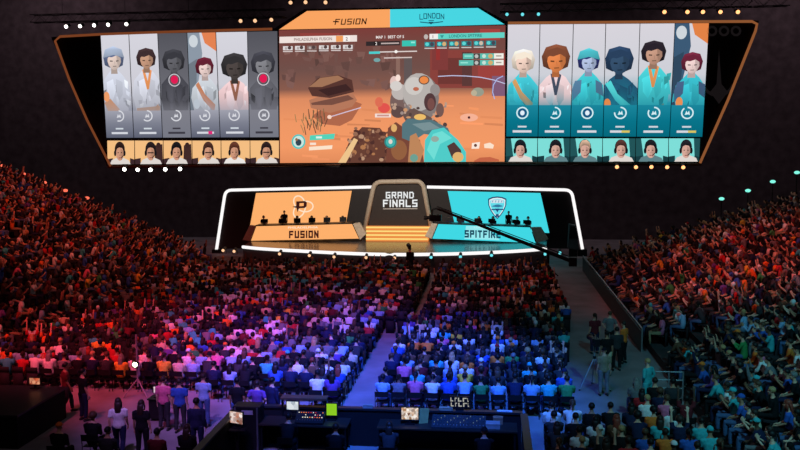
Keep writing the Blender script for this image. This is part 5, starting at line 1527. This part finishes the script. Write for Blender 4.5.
row([(664.5, 12), (687.5, 12), (703, 12), (720.5, 12), (738, 12)], 54.6, ORANGE_L, 'orange', 'upper right spotlights', 'over the right wing of the video wall', strength=2.2, r=.12)
row([(124.3, 169.4), (137.6, 169.8), (150.4, 169.8), (165.2, 169.4), (180, 169)], 55.6, WHITE_L, 'white', 'lower left spotlights', 'under the left wing of the video wall', r=.13)
row([(617, 167), (636, 167.2), (651.4, 167), (667.2, 167.2), (683.3, 167.4)], 55.6, ORANGE_L, 'pale orange', 'lower right spotlights', 'under the right wing of the video wall', strength=3, r=.12)
def front(px, py, col, i, what):
    # just in front of the stage face
    fixture(px, py, 49.45, 'stage_lamp', col, '%s lamp below the stage edge, %s counted from the left' % (what, nth(i)), 'lamps below the stage edge', strength=2.5, r=.09, hang=False)
for i, (x, y) in enumerate([(223, 250.5), (234, 251.4), (279.5, 254), (309.3, 255.6), (334, 257), (366, 257.6), (394.5, 258)]): front(x, y, WARM_L, i + 1, 'warm')
for i, (x, y) in enumerate([(431, 257.4), (460.4, 256.8), (491.5, 255.4), (545.2, 254.2), (560, 253)]): front(x, y, CYAN_L, i + 1, 'bluish')
# lamps on the stair rail behind the last seats of each stand
def stair(pts, x_of, label, col, what):
    for i, (x, y) in enumerate(pts):
        c = at_y(x, y, YEND + .7)
        t = empty('stair_lamp', (c.x, c.y, c.z - .8), '%s lamp on the stair behind the %s, %s from the stage' % (what, label, nth(i + 1)), 'light', '%s stair lamps' % label)
        b = MB(); b.ell(c, (.17, .09, .1), 12, 8); b.build('glass', emit(col[0] + '_stair', col[1], 1.3), t)
        z0 = .3 + (LSL if x < 400 else RSL) * max(0, abs(c.x - (XL if x < 400 else XR + .4)) - RD)
        b = MB(); b.cyl((c.x, c.y, z0), (c.x, c.y, c.z - .09), .03, .03, 8); b.build('post', BLACK, t)
        b = MB(); b.cyl((c.x, c.y, z0 - .0), (c.x, c.y, z0 + .03), .1, .1, 10); b.build('base', BLACK, t)
stair([(87, 198), (65.5, 190.5), (44.4, 182.6), (23.4, 174), (3, 165.6)], 0, 'left stand', RED_L, 'reddish')
stair([(721.6, 198.8), (748, 190.6), (772.8, 181.6), (797, 172.5)], 0, 'right stand', GREEN_L, 'greenish')

# trusses that carry the upper spotlights
def truss(label, px0, px1, py, Y, s=.5):
    a, c = at_y(px0, py, Y), at_y(px1, py, Y); z = (at_y(px0, py, Y).z + at_y(px1, py, Y).z) / 2
    r = empty('lighting_truss', ((a.x + c.x) / 2, Y, z), label, 'truss')
    n_ = int((c.x - a.x) / s)
    for dy in (0, s):
        for dz in (0, s):
            b = MB(); b.tube([(a.x, Y + dy, z + dz), (c.x, Y + dy, z + dz)], .03, 6); b.build('chord', BLACK, r)
    b = MB()
    for i in range(n_):
        x0 = a.x + i * s; x1 = x0 + s; f = i % 2
        for dy in (0, s): b.tube([(x0, Y + dy, z + (s if f else 0)), (x1, Y + dy, z + (0 if f else s))], .014, 4)
        for dz in (0, s): b.tube([(x0, Y + (s if f else 0), z + dz), (x1, Y + (0 if f else s), z + dz)], .014, 4)
    b.build('lattice', BLACK, r)
    for k in range(4):
        x = a.x + (c.x - a.x) * (k + .5) / 4
        b = MB(); b.tube([(x, Y + s / 2, z + s), (x, Y + s / 2, 27)], .012, 4); b.build('hanging_cable', BLACK, r)
truss('long black truss over the left wing of the video wall', 30, 285, 19.5, 54.95)
truss('long black truss over the right wing of the video wall', 500, 790, 8.5, 54.95)
truss('short black truss high over the orange header', 280, 340, -3, 54.95)

# ------------------------------------------------------------------ light
def spot(name, pos, target, colour, power, angle, blend=.6, size=.4):
    l = bpy.data.lights.new(name, 'SPOT'); l.energy = power; l.color = colour; l.spot_size = math.radians(angle); l.spot_blend = blend; l.shadow_soft_size = size
    o = bpy.data.objects.new(name, l); COL.objects.link(o); o.location = pos
    o.rotation_euler = (Vector(target) - Vector(pos)).to_track_quat('-Z', 'Y').to_euler()
    return o
spot('wash_blue', (-1, 10, 22), (-2.2, 24.6, .5), (.02, .15, 1), 64000, 28, .8)
spot('wash_blue_violet', (-4, 12, 22), (-5, 27.5, .5), (.13, .11, 1), 40000, 30, .9)
spot('wash_violet_front', (-8, 8, 22), (-7.8, 22.4, .8), (.5, .22, .9), 22000, 18, .9)
spot('wash_violet', (-6, 16, 23), (-7, 32, .5), (.48, .12, .9), 9500, 32, .9)
spot('wash_magenta', (-14, 12, 22), (-11, 28, .5), (1, .08, .22), 19000, 30, .9)
spot('wash_red_left', (-18, 16, 22), (-14.5, 28.5, .5), (1, .07, .07), 18000, 34, .9)
spot('wash_floor_back', (-6, 26, 24), (-5, 42, .5), (1, .2, .18), 8000, 46, .9)
spot('wash_stand_left', (-14, 28, 24), (-23, 44, 3), (1, .12, .08), 15000, 54, .9)
spot('wash_stand_right', (4, 22, 24), (12.5, 38, 2), (1, .11, .10), 20000, 36, .9)
spot('wash_stand_far_right', (2, 34, 24), (15, 49, 3), (.8, .72, .66), 3000, 40, .9)
spot('wash_teal', (8, 4, 22), (9, 24, 1), (.12, .6, .75), 15000, 40, .9)
spot('wash_dim_white', (-4, 6, 24), (-2, 36, 0), (1, .75, .85), 1400, 90, .9)
for x in (-34, -6, 22):
    spot('added_drape_fill', (x, 58.5, 25.5), (x, 68, 9), (1, .72, .8), 2600, 130, 1.0)  # added spots lift the dark back wall, standing in for rig spill
spot('added_stage_fill', (-6, 30, 15.5), (-6, 58, 3.4), (1, .86, .72), 30000, 23, .4)  # unseen spot added to brighten the arch frame and desk cheeks
for i, (x, y, c) in enumerate(((-11, 54, (1, .62, .35)), (3, 54, (.3, .9, 1)))):
    spot('stage_wash', (x, 50, 20), (x * .6 - 2, 55.5, 1.2), c, 2500, 40, .8)

w = bpy.data.worlds.new('hall_air'); SC.world = w; w.use_nodes = True
bg = w.node_tree.nodes['Background']; bg.inputs[0].default_value = (1, .8, .85, 1); bg.inputs[1].default_value = .006

SC.view_settings.view_transform = 'Standard'; SC.view_settings.look = 'None'
SC.view_settings.exposure = 0; SC.view_settings.gamma = 1; SC.view_settings.use_curve_mapping = False
SC.cycles.max_bounces = 4; SC.cycles.diffuse_bounces = 2; SC.cycles.glossy_bounces = 2
SC.cycles.use_denoising = True
SC.cycles.sample_clamp_indirect = 3

# ------------------------------------------------------------------ bring the hall to true metres
S = 1.0 / PS
bpy.context.view_layer.update()
for o in SC.objects:
    if o.parent is not None: continue
    o.location = o.location * S
    if o.type == 'CAMERA': continue
    if o.type == 'LIGHT':
        o.data.energy *= S * S; o.data.shadow_soft_size *= S
    else:
        o.scale = o.scale * S
